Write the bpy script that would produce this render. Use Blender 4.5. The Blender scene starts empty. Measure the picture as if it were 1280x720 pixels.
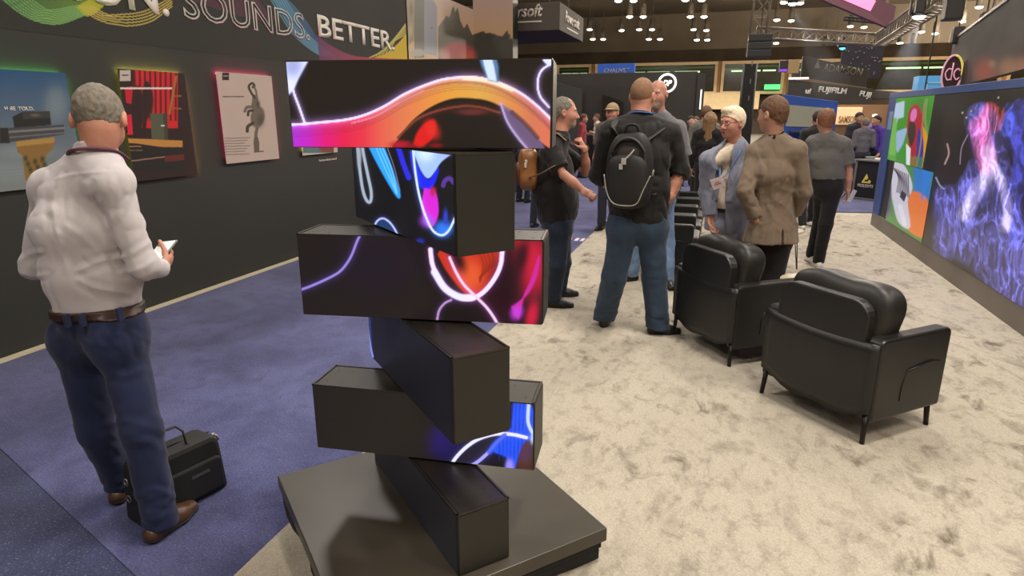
import bpy, bmesh, math, random
import numpy as np
from mathutils import Vector, Matrix
random.seed(7)
V3 = lambda *a: np.array(a, float)
SC = bpy.context.scene
COL = SC.collection
PI = math.pi
# ------------------------------------------------------------------ camera (pinhole solved from the photo)
F_PX, PITCH, YAW, EYE = 792.0, math.radians(15.45), math.radians(17.45), 1.7
cp, sp, cw, sw = math.cos(PITCH), math.sin(PITCH), math.cos(YAW), math.sin(YAW)
def ray(u, v):
    a, b = (u-640)/F_PX, (v-360)/F_PX
    X, Y, Z = a, cp-b*sp, -sp-b*cp
    return np.array([cw*X-sw*Y, sw*X+cw*Y, Z])
def on_floor(u, v, z=0.0):
    r = ray(u, v); t = (z-EYE)/r[2]
    return np.array([r[0]*t, r[1]*t, z])
def at_X(u, v, X):
    r = ray(u, v); t = X/r[0]
    return np.array([X, r[1]*t, EYE+r[2]*t])
def at_Y(u, v, Y):
    r = ray(u, v); t = Y/r[1]
    return np.array([r[0]*t, Y, EYE+r[2]*t])
def at_D(u, v, D):
    r = ray(u, v); f = -sw*r[0]+cw*r[1]; t = D/f
    return np.array([r[0]*t, r[1]*t, EYE+r[2]*t])
def to_px(P):
    P = np.asarray(P, float)
    X = cw*P[..., 0]+sw*P[..., 1]; Y = -sw*P[..., 0]+cw*P[..., 1]; Z = P[..., 2]-EYE
    d = np.maximum(Y*cp-Z*sp, 1e-3)
    return np.stack([640+F_PX*X/d, 360-F_PX*(Y*sp+Z*cp)/d], -1)

# ------------------------------------------------------------------ materials
def srgb(r, g, b):
    f = lambda c: (c/255/12.92) if c/255 <= .04045 else ((c/255+.055)/1.055)**2.4
    return (f(r), f(g), f(b))
MATS = {}
def mat(name, col, rough=.6, metal=0., bump=None, var=None, emit=None, spec=.5, alpha=1., sheen=0., coat=0.):
    """bump=(scale,strength,dist) var=(scale,amount) emit=(col,strength)"""
    if name in MATS: return MATS[name]
    m = bpy.data.materials.new(name); m.use_nodes = True
    nt = m.node_tree; b = nt.nodes['Principled BSDF']
    b.inputs['Base Color'].default_value = (*col, 1); b.inputs['Roughness'].default_value = rough
    b.inputs['Metallic'].default_value = metal; b.inputs['Specular IOR Level'].default_value = spec
    b.inputs['Alpha'].default_value = alpha
    if sheen: b.inputs['Sheen Weight'].default_value = sheen
    if coat: b.inputs['Coat Weight'].default_value = coat
    if emit:
        b.inputs['Emission Color'].default_value = (*emit[0], 1); b.inputs['Emission Strength'].default_value = emit[1]
    tc = nt.nodes.new('ShaderNodeTexCoord')
    if bump:
        n = nt.nodes.new('ShaderNodeTexNoise'); n.inputs['Scale'].default_value = bump[0]; n.inputs['Detail'].default_value = 4
        bp = nt.nodes.new('ShaderNodeBump'); bp.inputs['Strength'].default_value = bump[1]; bp.inputs['Distance'].default_value = bump[2]
        nt.links.new(tc.outputs['Object'], n.inputs['Vector']); nt.links.new(n.outputs['Fac'], bp.inputs['Height'])
        nt.links.new(bp.outputs['Normal'], b.inputs['Normal'])
    if var:
        n = nt.nodes.new('ShaderNodeTexNoise'); n.inputs['Scale'].default_value = var[0]; n.inputs['Detail'].default_value = 3
        r = nt.nodes.new('ShaderNodeValToRGB')
        a = var[1]
        r.color_ramp.elements[0].position = .3; r.color_ramp.elements[1].position = .7
        r.color_ramp.elements[0].color = (*[c*(1-a) for c in col], 1); r.color_ramp.elements[1].color = (*[min(1, c*(1+a)) for c in col], 1)
        nt.links.new(tc.outputs['Object'], n.inputs['Vector']); nt.links.new(n.outputs['Fac'], r.inputs['Fac'])
        nt.links.new(r.outputs['Color'], b.inputs['Base Color'])
    MATS[name] = m
    return m
def mat_attr(name, strength=0., rough=.5, base=True, spec=.4):
    """colours come from the mesh's own colour attribute: a screen picture (emitted) or a print (base colour)"""
    if name in MATS: return MATS[name]
    m = bpy.data.materials.new(name); m.use_nodes = True
    nt = m.node_tree; b = nt.nodes['Principled BSDF']; a = nt.nodes.new('ShaderNodeAttribute'); a.attribute_name = 'picture'
    b.inputs['Roughness'].default_value = rough; b.inputs['Specular IOR Level'].default_value = spec
    if base: nt.links.new(a.outputs['Color'], b.inputs['Base Color'])
    else: b.inputs['Base Color'].default_value = (.012, .011, .01, 1)
    if strength:
        nt.links.new(a.outputs['Color'], b.inputs['Emission Color']); b.inputs['Emission Strength'].default_value = strength
    MATS[name] = m
    return m

# ------------------------------------------------------------------ objects
def tag(o, label=None, cat=None, group=None, kind=None):
    if label: o['label'] = label
    if cat: o['category'] = cat
    if group: o['group'] = group
    if kind: o['kind'] = kind
    return o
def thing(name, label, cat, loc=(0, 0, 0), rotz=0., group=None):
    o = bpy.data.objects.new(name, None); COL.objects.link(o)
    o.location = tuple(float(c) for c in loc); o.rotation_euler = (0, 0, rotz); o.empty_display_size = .1
    return tag(o, label, cat, group)
def link_mesh(name, me, parent=None):
    o = bpy.data.objects.new(name, me); COL.objects.link(o)
    if parent is not None: o.parent = parent
    return o
def obj(name, bm, m, parent=None, smooth=False, label=None):
    bmesh.ops.recalc_face_normals(bm, faces=bm.faces)
    me = bpy.data.meshes.new(name); bm.to_mesh(me); bm.free()
    for mm in (m if isinstance(m, (list, tuple)) else [m]): me.materials.append(mm)
    if smooth:
        for p in me.polygons: p.use_smooth = True
    o = link_mesh(name, me, parent)
    if label: o['label'] = label
    return o
def struct(name, bm, m, smooth=False):
    return tag(obj(name, bm, m, None, smooth), kind='structure')
def world_offset(o_parent):  # for parts given in world coordinates under an unrotated thing
    return np.array(o_parent.location)
def dup(root, loc, rotz, label=None, group=None):
    r = root.copy(); COL.objects.link(r); r.location = loc; r.rotation_euler = (0, 0, rotz)
    if label: r['label'] = label
    if group: r['group'] = group
    for ch in list(root.children):
        c = ch.copy(); COL.objects.link(c); c.parent = r
        for g in ch.children:
            d = g.copy(); COL.objects.link(d); d.parent = c
    return r
def B(): return bmesh.new()
def box(bm, lo, hi, bevel=0., seg=2, M=None):
    lo, hi = Vector([float(min(a, b)) for a, b in zip(lo, hi)]), Vector([float(max(a, b)) for a, b in zip(lo, hi)])
    t = bmesh.new(); r = bmesh.ops.create_cube(t, size=1)
    for v in t.verts: v.co = Vector([(v.co[i]+.5)*(hi[i]-lo[i])+lo[i] for i in range(3)])
    if bevel: bmesh.ops.bevel(t, geom=list(t.edges), offset=bevel, segments=seg, affect='EDGES', profile=.5)
    merge(bm, t, M); return bm
def merge(bm, t, M=None):
    if M is not None: bmesh.ops.transform(t, matrix=M, verts=t.verts)
    me = bpy.data.meshes.new('tmp'); t.to_mesh(me); t.free(); bm.from_mesh(me); bpy.data.meshes.remove(me)
def frame_of(d, up=(0, 0, 1)):
    d = Vector(d).normalized(); up = Vector(up)
    if abs(d.dot(up)) > .97: up = Vector((1, 0, 0))
    s = d.cross(up).normalized(); u = s.cross(d).normalized()
    return s, u, d
def cyl(bm, a, b, r1, r2=None, seg=16, caps=True):
    r2 = r1 if r2 is None else r2
    a, b = Vector([float(x) for x in a]), Vector([float(x) for x in b]); s, u, d = frame_of(b-a)
    ra = [bm.verts.new(a+(s*math.cos(t)+u*math.sin(t))*r1) for t in [2*PI*i/seg for i in range(seg)]]
    rb = [bm.verts.new(b+(s*math.cos(t)+u*math.sin(t))*r2) for t in [2*PI*i/seg for i in range(seg)]]
    for i in range(seg): bm.faces.new((ra[i], ra[(i+1) % seg], rb[(i+1) % seg], rb[i]))
    if caps: bm.faces.new(ra[::-1]); bm.faces.new(rb)
    return bm
def tube(bm, pts, r, seg=8, closed=False, flat=1.0, up=(0, 0, 1)):
    pts = [Vector([float(x) for x in p]) for p in pts]; n = len(pts); rings = []
    for i, p in enumerate(pts):
        q = pts[(i+1) % n] if (closed or i < n-1) else p; o = pts[i-1] if (closed or i > 0) else p
        s, u, d = frame_of(q-o, up); rr = r[i] if isinstance(r, (list, tuple)) else r
        rings.append([bm.verts.new(p+s*math.cos(t)*rr+u*math.sin(t)*rr*flat) for t in [2*PI*k/seg for k in range(seg)]])
    for i in range(n if closed else n-1):
        A, Bq = rings[i], rings[(i+1) % n]
        for k in range(seg): bm.faces.new((A[k], A[(k+1) % seg], Bq[(k+1) % seg], Bq[k]))
    if not closed: bm.faces.new(rings[0][::-1]); bm.faces.new(rings[-1])
    return bm
def lathe(bm, prof, c=(0, 0, 0), seg=28):
    rings = []
    for r, z in prof:
        rings.append([bm.verts.new((c[0]+r*math.cos(2*PI*k/seg), c[1]+r*math.sin(2*PI*k/seg), c[2]+z)) for k in range(seg)])
    for A, Bq in zip(rings, rings[1:]):
        for k in range(seg): bm.faces.new((A[k], A[(k+1) % seg], Bq[(k+1) % seg], Bq[k]))
    bm.faces.new(rings[0][::-1]); bm.faces.new(rings[-1]); return bm
def prism(bm, poly, axis, a, b, bevel=0.):
    """extrude a 2D polygon along axis: axis 0 -> (y,z), 1 -> (x,z), 2 -> (x,y)"""
    t = bmesh.new()
    def P(p, w): return {0: (w, p[0], p[1]), 1: (p[0], w, p[1]), 2: (p[0], p[1], w)}[axis]
    A = [t.verts.new(P(p, a)) for p in poly]; Bq = [t.verts.new(P(p, b)) for p in poly]; n = len(poly)
    t.faces.new(A[::-1]); t.faces.new(Bq)
    for i in range(n): t.faces.new((A[i], A[(i+1) % n], Bq[(i+1) % n], Bq[i]))
    bmesh.ops.recalc_face_normals(t, faces=t.faces)
    if bevel: bmesh.ops.bevel(t, geom=[e for e in t.edges if e.calc_face_angle(0) > .6], offset=bevel, segments=2, affect='EDGES', profile=.5)
    merge(bm, t); return bm
def rrect(x0, y0, x1, y1, r, n=6, corners=(1, 1, 1, 1)):
    """rounded rectangle outline, corners ll, lr, ur, ul"""
    out = []
    for (cx, cy, a0), on in zip([(x0+r, y0+r, PI), (x1-r, y0+r, 1.5*PI), (x1-r, y1-r, 0), (x0+r, y1-r, .5*PI)], corners):
        if on: out += [(cx+r*math.cos(a0+.5*PI*k/n), cy+r*math.sin(a0+.5*PI*k/n)) for k in range(n+1)]
        else: out.append((x0 if a0 in (PI, .5*PI) else x1, y0 if a0 in (PI, 1.5*PI) else y1))
    return out
def pillow(bm, c, r, e=.45, nu=36, nv=20, M=None, lump=0., seed=0):
    """soft cushion: superellipsoid with a few lumps"""
    def sg(x, k): return math.copysign(abs(x)**k, x)
    t = bmesh.new(); rings = []; rnd = random.Random(seed); ph = [rnd.uniform(0, 6) for _ in range(6)]
    for j in range(1, nv):
        ph_ = -PI/2+PI*j/nv; ring = []
        for i in range(nu):
            th = 2*PI*i/nu
            x = sg(math.cos(ph_), e)*sg(math.cos(th), e); y = sg(math.cos(ph_), e)*sg(math.sin(th), e); z = sg(math.sin(ph_), e)
            k = 1+lump*(math.sin(3*x+ph[0])*math.sin(2.5*z+ph[1])+.5*math.sin(7*x+5*z+ph[2]))
            ring.append(t.verts.new((c[0]+r[0]*x*k, c[1]+r[1]*y*k, c[2]+r[2]*z*k)))
        rings.append(ring)
    for A, Bq in zip(rings, rings[1:]):
        for k in range(nu): t.faces.new((A[k], A[(k+1) % nu], Bq[(k+1) % nu], Bq[k]))
    t.faces.new(rings[0][::-1]); t.faces.new(rings[-1])
    merge(bm, t, M); return bm
def text_mesh(name, s, size, m, parent, M, extrude=.004, bold=0., outline=0., align='LEFT', shear=0., spacing=1.):
    cu = bpy.data.curves.new(name, 'FONT'); cu.body = s; cu.size = size; cu.extrude = extrude; cu.align_x = align
    cu.shear = shear; cu.space_character = spacing; cu.resolution_u = 3
    if bold: cu.offset = bold*size
    if outline: cu.fill_mode = 'NONE'; cu.extrude = 0; cu.bevel_depth = outline; cu.bevel_resolution = 0
    o = bpy.data.objects.new(name, cu); COL.objects.link(o)
    dg = bpy.context.evaluated_depsgraph_get(); me = bpy.data.meshes.new_from_object(o.evaluated_get(dg))
    bpy.data.objects.remove(o); bpy.data.curves.remove(cu)
    me.transform(M); me.materials.clear(); me.materials.append(m); me.name = name
    return link_mesh(name, me, parent)
def fit_text(name, s, m, parent, O, X, Y, w, h, **k):
    """text squeezed into a w x h rectangle at O, reading along X with up Y"""
    X, Y = Vector(X).normalized(), Vector(Y).normalized(); N = X.cross(Y)
    o = text_mesh(name, s, 1., m, parent, Matrix.Identity(4), extrude=0., **{a: b for a, b in k.items() if a != 'depth'})
    co = np.array([v.co for v in o.data.vertices]); lo, hi = co.min(0), co.max(0)
    dep = k.get('depth', .004)
    sx, sy = w/(hi[0]-lo[0]), h/(hi[1]-lo[1])
    if k.get('outline'): N = N*.22
    Mx = Matrix(((X[0]*sx, Y[0]*sy, N[0], 0), (X[1]*sx, Y[1]*sy, N[1], 0), (X[2]*sx, Y[2]*sy, N[2], 0), (0, 0, 0, 1)))
    T = Matrix.Translation(Vector([float(c) for c in O])) @ Mx @ Matrix.Translation((-lo[0], -lo[1], 0))
    o.data.transform(T)
    if not k.get('outline'):
        b = bmesh.new(); b.from_mesh(o.data); f = list(b.faces)
        r = bmesh.ops.extrude_face_region(b, geom=f)
        for v in [g for g in r['geom'] if isinstance(g, bmesh.types.BMVert)]: v.co += N*dep
        bmesh.ops.recalc_face_normals(b, faces=b.faces); b.to_mesh(o.data); b.free()
    return o

# ------------------------------------------------------------------ pictures on screens and prints (colour attribute on a fine grid)
class Pic:
    """O + a*X + b*Y, a in 0..w, b in 0..h, cells of size c; colours painted with the calls below in a 2D frame uv"""
    def __init__(s, O, X, Y, w, h, c, uvfun=None):
        s.O, s.X, s.Y = np.array(O, float), np.array(Vector(X).normalized()), np.array(Vector(Y).normalized())
        s.nx, s.ny = max(2, int(round(w/c))), max(2, int(round(h/c)))
        a, b = np.meshgrid(np.linspace(0, w, s.nx+1), np.linspace(0, h, s.ny+1), indexing='ij')
        s.a, s.b = a.ravel(), b.ravel()
        s.P = s.O+s.a[:, None]*s.X+s.b[:, None]*s.Y
        s.px = uvfun is not None
        s.uv = uvfun(s.P) if uvfun else np.stack([s.a, s.b], -1)
        s.col = np.zeros((len(s.a), 3))
    def bg(s, c): s.col[:] = c
    def fill(s, poly, c, soft=None, a=1.):
        soft = (.6 if s.px else 0.) if soft is None else soft
        p = np.array(poly, float); x, y = s.uv[:, 0], s.uv[:, 1]; ins = np.zeros(len(x), bool)
        j = len(p)-1
        for i in range(len(p)):
            yi, yj = p[i, 1], p[j, 1]
            if yi != yj:
                t = ((yi > y) != (yj > y)) & (x < (p[j, 0]-p[i, 0])*(y-yi)/(yj-yi)+p[i, 0]); ins ^= t
            j = i
        w = ins.astype(float)*a
        if soft > 0:
            d = s.dist(list(poly)+[poly[0]]); w = np.where(ins, 1, np.clip(1-d/soft, 0, 1)**2)*a
        cc = c(s.uv) if callable(c) else np.array(c)
        s.col = s.col*(1-w[:, None])+cc*w[:, None]
    def dist(s, pts):
        d = np.full(len(s.a), 1e9)
        for p, q in zip(pts, pts[1:]):
            p, q = np.array(p, float), np.array(q, float); e = q-p; L = max((e@e), 1e-12)
            t = np.clip(((s.uv-p)@e)/L, 0, 1); d = np.minimum(d, np.linalg.norm(s.uv-p-t[:, None]*e, axis=1))
        return d
    def stroke(s, pts, w, c, glow=0., gc=None, smooth=True, a=1.):
        if smooth and len(pts) > 2: pts = catmull(pts)
        d = s.dist(pts)
        if glow: s.col += np.exp(-(d/glow)**1.4)[:, None]*np.array(gc if gc is not None else c)*.35
        k = np.clip((w/2+.35*w-d)/(.35*w+1e-9), 0, 1)*a
        s.col = s.col*(1-k[:, None])+np.array(c)*k[:, None]
    def blob(s, c0, r, c, ang=0., a=1., p=1.5, add=False):
        q = s.uv-np.array(c0); ca, sa = math.cos(ang), math.sin(ang)
        x = (q[:, 0]*ca+q[:, 1]*sa)/r[0]; y = (-q[:, 0]*sa+q[:, 1]*ca)/r[1]; w = np.exp(-(x*x+y*y)**p)*a
        if add: s.col += w[:, None]*np.array(c)
        else: s.col = s.col*(1-w[:, None])+np.array(c)*w[:, None]
    def ell(s, c0, r, c, ang=0., a=1.): s.blob(c0, r, c, ang, a, p=8)
    def rect(s, x0, y0, x1, y1, c, a=1.): s.fill([(x0, y0), (x1, y0), (x1, y1), (x0, y1)], c, a=a)
    def build(s, name, m, parent=None, off=(0, 0, 0)):
        me = bpy.data.meshes.new(name); V = s.P-np.array(off)
        i, j = np.meshgrid(np.arange(s.nx), np.arange(s.ny), indexing='ij'); q = (i*(s.ny+1)+j).ravel()
        Fq = np.stack([q, q+s.ny+1, q+s.ny+2, q+1], -1)
        set_mesh(me, V, Fq)
        at = me.color_attributes.new('picture', 'FLOAT_COLOR', 'POINT')
        at.data.foreach_set('color', np.concatenate([np.clip(s.col, 0, 20), np.ones((len(s.col), 1))], 1).astype(np.float32).ravel())
        me.materials.append(m)
        return link_mesh(name, me, parent)
def set_mesh(me, V, Fq):
    V = np.asarray(V, np.float32); Fq = np.asarray(Fq, np.int32); n = len(Fq)
    me.vertices.add(len(V)); me.vertices.foreach_set('co', V.ravel())
    me.loops.add(n*4); me.loops.foreach_set('vertex_index', Fq.ravel())
    me.polygons.add(n); me.polygons.foreach_set('loop_start', np.arange(0, n*4, 4, dtype=np.int32))
    try: me.polygons.foreach_set('loop_total', np.full(n, 4, np.int32))
    except Exception: pass
    me.update(calc_edges=True)
def catmull(p, n=6):
    p = [np.array(q, float) for q in p]; p = [2*p[0]-p[1]]+p+[2*p[-1]-p[-2]]; out = []
    for i in range(1, len(p)-2):
        for k in range(n):
            t = k/n
            out.append(.5*((2*p[i])+(-p[i-1]+p[i+1])*t+(2*p[i-1]-5*p[i]+4*p[i+1]-p[i+2])*t*t+(-p[i-1]+3*p[i]-3*p[i+1]+p[i+2])*t**3))
    out.append(p[-2]); return out

# ------------------------------------------------------------------ noise and surface nets for the people
def hashn(i, j, k, s):
    h = (i*374761393+j*668265263+k*2147483647+s*974634777) & 0xffffffff
    h = ((h ^ (h >> 13))*1274126177) & 0xffffffff
    return ((h ^ (h >> 16)) & 0xffff)/65535.
def vnoise(P, s=0):
    Pi = np.floor(P).astype(np.int64); f = P-Pi; f = f*f*(3-2*f); out = 0
    for a in (0, 1):
        for b in (0, 1):
            for c in (0, 1):
                w = (f[:, 0] if a else 1-f[:, 0])*(f[:, 1] if b else 1-f[:, 1])*(f[:, 2] if c else 1-f[:, 2])
                out = out+w*hashn(Pi[:, 0]+a, Pi[:, 1]+b, Pi[:, 2]+c, s)
    return out
def folds(P, amp, sc=(9, 9, 6), s=0):
    q = P*np.array(sc); w = np.stack([vnoise(q*.6+7, s+11), vnoise(q*.6+31, s+12), vnoise(q*.6+57, s+13)], -1)-.5
    n = vnoise(q+w*2.2, s); n2 = vnoise(q*2.1+w*2+9, s+5)
    return amp*((1-np.abs(2*n-1))**2*1.3-.55+.35*((1-np.abs(2*n2-1))**2-.4))
def surface_nets(fn, lo, hi, h):
    lo = np.array(lo, float); n = np.maximum(np.ceil((np.array(hi)-lo)/h).astype(int)+1, 4)
    ax = [lo[i]+h*np.arange(n[i]) for i in range(3)]
    G = np.stack(np.meshgrid(*ax, indexing='ij'), -1).reshape(-1, 3)
    val = np.concatenate([fn(G[i:i+400000]) for i in range(0, len(G), 400000)]).reshape(n)
    # close at the border
    val[0] = np.maximum(val[0], h*.5); val[-1] = np.maximum(val[-1], h*.5); val[:, 0] = np.maximum(val[:, 0], h*.5); val[:, -1] = np.maximum(val[:, -1], h*.5)
    val[:, :, 0] = np.maximum(val[:, :, 0], h*.5); val[:, :, -1] = np.maximum(val[:, :, -1], h*.5)
    ins = val < 0
    c = [(0, 0, 0), (1, 0, 0), (0, 1, 0), (1, 1, 0), (0, 0, 1), (1, 0, 1), (0, 1, 1), (1, 1, 1)]
    sl = lambda A, o: A[o[0]:A.shape[0]-1+o[0], o[1]:A.shape[1]-1+o[1], o[2]:A.shape[2]-1+o[2]]
    cnt = sum(sl(ins, o).astype(np.int8) for o in c); act = (cnt > 0) & (cnt < 8)
    I = np.argwhere(act); idx = -np.ones(act.shape, np.int64); idx[act] = np.arange(len(I))
    cv = np.stack([sl(val, o)[act] for o in c], -1); pos = np.zeros((len(I), 3)); num = np.zeros(len(I))
    for a in range(8):
        for b in range(a+1, 8):
            d = [c[b][k]-c[a][k] for k in range(3)]
            if sum(abs(x) for x in d) != 1: continue
            va, vb = cv[:, a], cv[:, b]; cr = (va < 0) != (vb < 0); t = np.where(cr, va/np.where(cr, va-vb, 1), 0)
            pos += np.where(cr[:, None], np.array(c[a])+t[:, None]*np.array(d), 0); num += cr
    V = lo+(I+pos/num[:, None])*h; Fs = []
    for k in range(3):
        a, b = (k+1) % 3, (k+2) % 3
        s0 = [slice(None)]*3; s1 = [slice(None)]*3
        s0[k] = slice(0, -1); s1[k] = slice(1, None)
        for q in (a, b):
            s0[q] = slice(1, -1); s1[q] = slice(1, -1)
        e0, e1 = ins[tuple(s0)], ins[tuple(s1)]
        for flip, m in ((0, e0 & ~e1), (1, ~e0 & e1)):
            J = np.argwhere(m)
            if not len(J): continue
            base = J.copy(); base[:, a] += 1; base[:, b] += 1
            def at(da, db):
                q = base.copy(); q[:, a] -= da; q[:, b] -= db; return idx[q[:, 0], q[:, 1], q[:, 2]]
            quad = [at(1, 1), at(0, 1), at(0, 0), at(1, 0)]
            if flip: quad = quad[::-1]
            Fs.append(np.stack(quad, -1))
    Fs = np.concatenate(Fs) if Fs else np.zeros((0, 4), int)
    return V, Fs[(Fs >= 0).all(1)]
def smin(a, b, k):
    h = np.maximum(k-np.abs(a-b), 0)/k; return np.minimum(a, b)-h*h*k*.25
def cap(P, a, b, ra, rb, ax=None, s=1.):
    a, b = np.asarray(a, float), np.asarray(b, float); Q = P-a; e = b-a
    if ax is not None:
        ax = np.asarray(ax, float); ax = ax/np.linalg.norm(ax); k = 1-1/s
        Q = Q-(Q@ax)[:, None]*ax*k; e = e-(e@ax)*ax*k
    L = max(float(e@e), 1e-9); t = np.clip(Q@e/L, 0, 1)
    return np.linalg.norm(Q-t[:, None]*e, axis=1)-(ra+(rb-ra)*t)
def ellip(P, c, r, Fm=None):
    Q = P-np.asarray(c, float)
    if Fm is not None: Q = Q@Fm
    r = np.asarray(r, float); k0 = np.linalg.norm(Q/r, axis=1); k1 = np.linalg.norm(Q/(r*r), axis=1)
    return k0*(k0-1)/np.maximum(k1, 1e-9)
def half(P, p, n):
    n = np.asarray(n, float); n = n/np.linalg.norm(n); return (P-np.asarray(p, float))@n
def bounds(pts, m):
    p = np.array(pts); return p.min(0)-m, p.max(0)+m
def sdf_obj(name, pieces, m, parent, off, smooth=True, label=None):
    """pieces: list of (fn, lo, hi, h) joined into one mesh"""
    Vs, Fs, n = [], [], 0
    for fn, lo, hi, h in pieces:
        V, Fq = surface_nets(fn, lo, hi, h)
        if len(V) == 0: continue
        Vs.append(V-off); Fs.append(Fq+n); n += len(V)
    me = bpy.data.meshes.new(name); set_mesh(me, np.concatenate(Vs), np.concatenate(Fs))
    me.polygons.foreach_set('use_smooth', np.ones(len(me.polygons), bool))
    for mm in (m if isinstance(m, (list, tuple)) else [m]): me.materials.append(mm)
    o = link_mesh(name, me, parent)
    if label: o['label'] = label
    return o
# ================================================================== PEOPLE
SKIN = {'light': mat('skin_light', srgb(190, 142, 118), .5, bump=(90, .15, .002), var=(14, .10)),
        'ruddy': mat('skin_ruddy', srgb(186, 130, 108), .5, bump=(90, .15, .002), var=(14, .12)),
        'tan': mat('skin_tan', srgb(170, 118, 92), .5, bump=(90, .15, .002), var=(14, .10))}
EYE_W = mat('eye_white', srgb(225, 215, 205), .25)
EYE_D = mat('eye_iris', srgb(40, 32, 28), .2)
LIP = mat('lip_skin', srgb(150, 84, 76), .5)
def unit(v): v = np.asarray(v, float); return v/np.linalg.norm(v)
def std_pose(x, y, F, h=1.75):
    F = unit([F[0], F[1], 0]); R = np.array([F[1], -F[0], 0]); U = np.array([0, 0, 1.]); o = np.array([x, y, 0.]); k = h/1.75
    p = lambda r, f, z: o+(R*r+F*f+U*z)*k
    J = dict(head=p(0, .03, 1.635), neck=p(0, -.01, 1.50), pel=p(0, 0, .97), F=F, R=R, hf=F.copy(), hu=U.copy(), k=k, o=o)
    for s, n in ((1, 'R'), (-1, 'L')):
        J['sh'+n] = p(.175*s, -.005, 1.43); J['el'+n] = p(.225*s, -.03, 1.13); J['wr'+n] = p(.235*s, .06, .88)
        J['hip'+n] = p(.09*s, 0, .90); J['kn'+n] = p(.10*s, .02, .49); J['an'+n] = p(.11*s, -.02, .09); J['toe'+n] = p(.13*s, .17, .03)
    return J
def head_frame(J):
    f = unit(J['hf']); u = np.asarray(J['hu'], float); u = unit(u-f*(u@f)); r = np.cross(f, u); return np.stack([r, f, u], 1)
def head_sdf(J, jaw=1., mouth_open=0.):
    c, Fm, k = J['head'], head_frame(J), J['k']
    c2n = (J['neck']-c)@Fm/k
    nr = J.get('neck_r', .055)
    def fn(P):
        q = (P-c)@Fm/k; qa = q.copy(); qa[:, 0] = np.abs(q[:, 0])
        d = ellip(q, (0, -.008, .025), (.076, .096, .098))
        d = smin(d, ellip(q, (0, .03, -.042), (.060*jaw, .064, .078)), .04)
        d = smin(d, ellip(q, (0, .066, -.098), (.026, .022, .022)), .03)
        d = smin(d, ellip(qa, (.034, .060, -.028), (.028, .028, .03)), .03)
        d = smin(d, cap(q, (-.034, .084, .026), (.034, .084, .026), .010, .010), .02)
        e = ellip(qa, (.031, .101, .006), (.018, .013, .011)); d = -smin(-d, e, .012)
        d = smin(d, cap(q, (0, .092, .008), (0, .114, -.034), .007, .013), .012)
        d = smin(d, ellip(qa, (.012, .100, -.040), (.008, .010, .007)), .008)
        d = smin(d, cap(qa, (0, .095, -.064), (.020, .088, -.066), .006, .004), .007)
        d = smin(d, cap(qa, (0, .094, -.078), (.016, .088, -.077), .007, .004), .007)
        d = -smin(-d, cap(qa, (0, .104, -.0705), (.021, .094, -.070), .003+.006*mouth_open, .002), .004)
        ear = ellip(qa, (.083, -.008, -.004), (.012, .021, .033)); ear = np.maximum(ear, -ellip(qa, (.094, -.002, .0), (.008, .011, .018)))
        d = smin(d, ear, .010)
        d = smin(d, cap(q, (0, -.018, -.055), c2n+np.array([0, 0, -.03]), nr, nr+.002), .035)
        return d*k
    return fn
def hair_obj(J, parent, off, m, th=.012, cut=.006, nape=0., tw=(0, 0, 0), rough=.003, name='hair', h=.005, sweep=None, temple=0., sides_only=False):
    c, Fm, k = J['head'], head_frame(J), J['k']
    def fn(P):
        q = (P-c)@Fm/k; qa = q.copy(); qa[:, 0] = np.abs(q[:, 0])
        d = ellip(q, (tw[0], -.010+tw[1], .026+tw[2]), (.076+th, .097+th, .098+th))
        if sweep: d = smin(d, ellip(q, sweep[0], sweep[1]), .03)
        if nape: d = smin(d, ellip(q, (0, -.06, -.045-nape), (.058, .035+th*.5, .05)), .03)
        d = d-rough*(vnoise(q*np.array([130, 130, 60]), 3)-.5)*2
        line = .8*q[:, 2]-.6*q[:, 1]+temple*np.abs(q[:, 0])
        d = np.maximum(d, cut-line-.004*(vnoise(q*60, 5)-.5))
        if nape: pass
        ear = ellip(qa, (.085, .0, -.008), (.03, .020, .030)); d = -smin(-d, ear, .006)
        if sides_only: d = -smin(-d, ellip(q, (0, .02, .10), (.075, .10, .075)), .015)
        return d*k
    return sdf_obj(name, [(fn, c-.20*k, c+.20*k, h)], m, parent, off)
def beard_obj(J, parent, off, m, th=.006, low=-.052):
    c, Fm, k = J['head'], head_frame(J), J['k']
    def fn(P):
        q = (P-c)@Fm/k; qa = q.copy(); qa[:, 0] = np.abs(q[:, 0])
        d = smin(ellip(q, (0, .031, -.042), (.060+th, .064+th, .078+th)), ellip(q, (0, .068, -.098), (.026+th, .022+th, .022+th)), .03)
        d = smin(d, cap(qa, (0, .093, -.055), (.026, .082, -.062), .007, .006), .01)
        d = d-.003*(vnoise(q*120, 3)-.5)
        d = np.maximum(d, q[:, 2]-low); d = np.maximum(d, .02-q[:, 1])
        d = -smin(-d, cap(qa, (0, .105, -.072), (.02, .096, -.072), .010, .008), .006)
        return d*k
    return sdf_obj('beard', [(fn, c-.16*k, c+.16*k, .005)], m, parent, off)
def eyes_obj(J, parent, off):
    c, Fm, k = J['head'], head_frame(J), J['k']
    for s in (-1, 1):
        b = B(); p = c+Fm@np.array([.031*s, .0805, .005])*k-off
        t = bmesh.new(); bmesh.ops.create_uvsphere(t, u_segments=14, v_segments=10, radius=.0118*k); merge(b, t, Matrix.Translation(Vector(p)))
        o = obj('eye', b, EYE_W, parent, True)
        b = B(); t = bmesh.new(); bmesh.ops.create_uvsphere(t, u_segments=10, v_segments=8, radius=.0066*k)
        merge(b, t, Matrix.Translation(Vector(p+Fm@np.array([0, .0068, 0])*k))); q = obj('iris', b, EYE_D, o, True)
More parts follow.
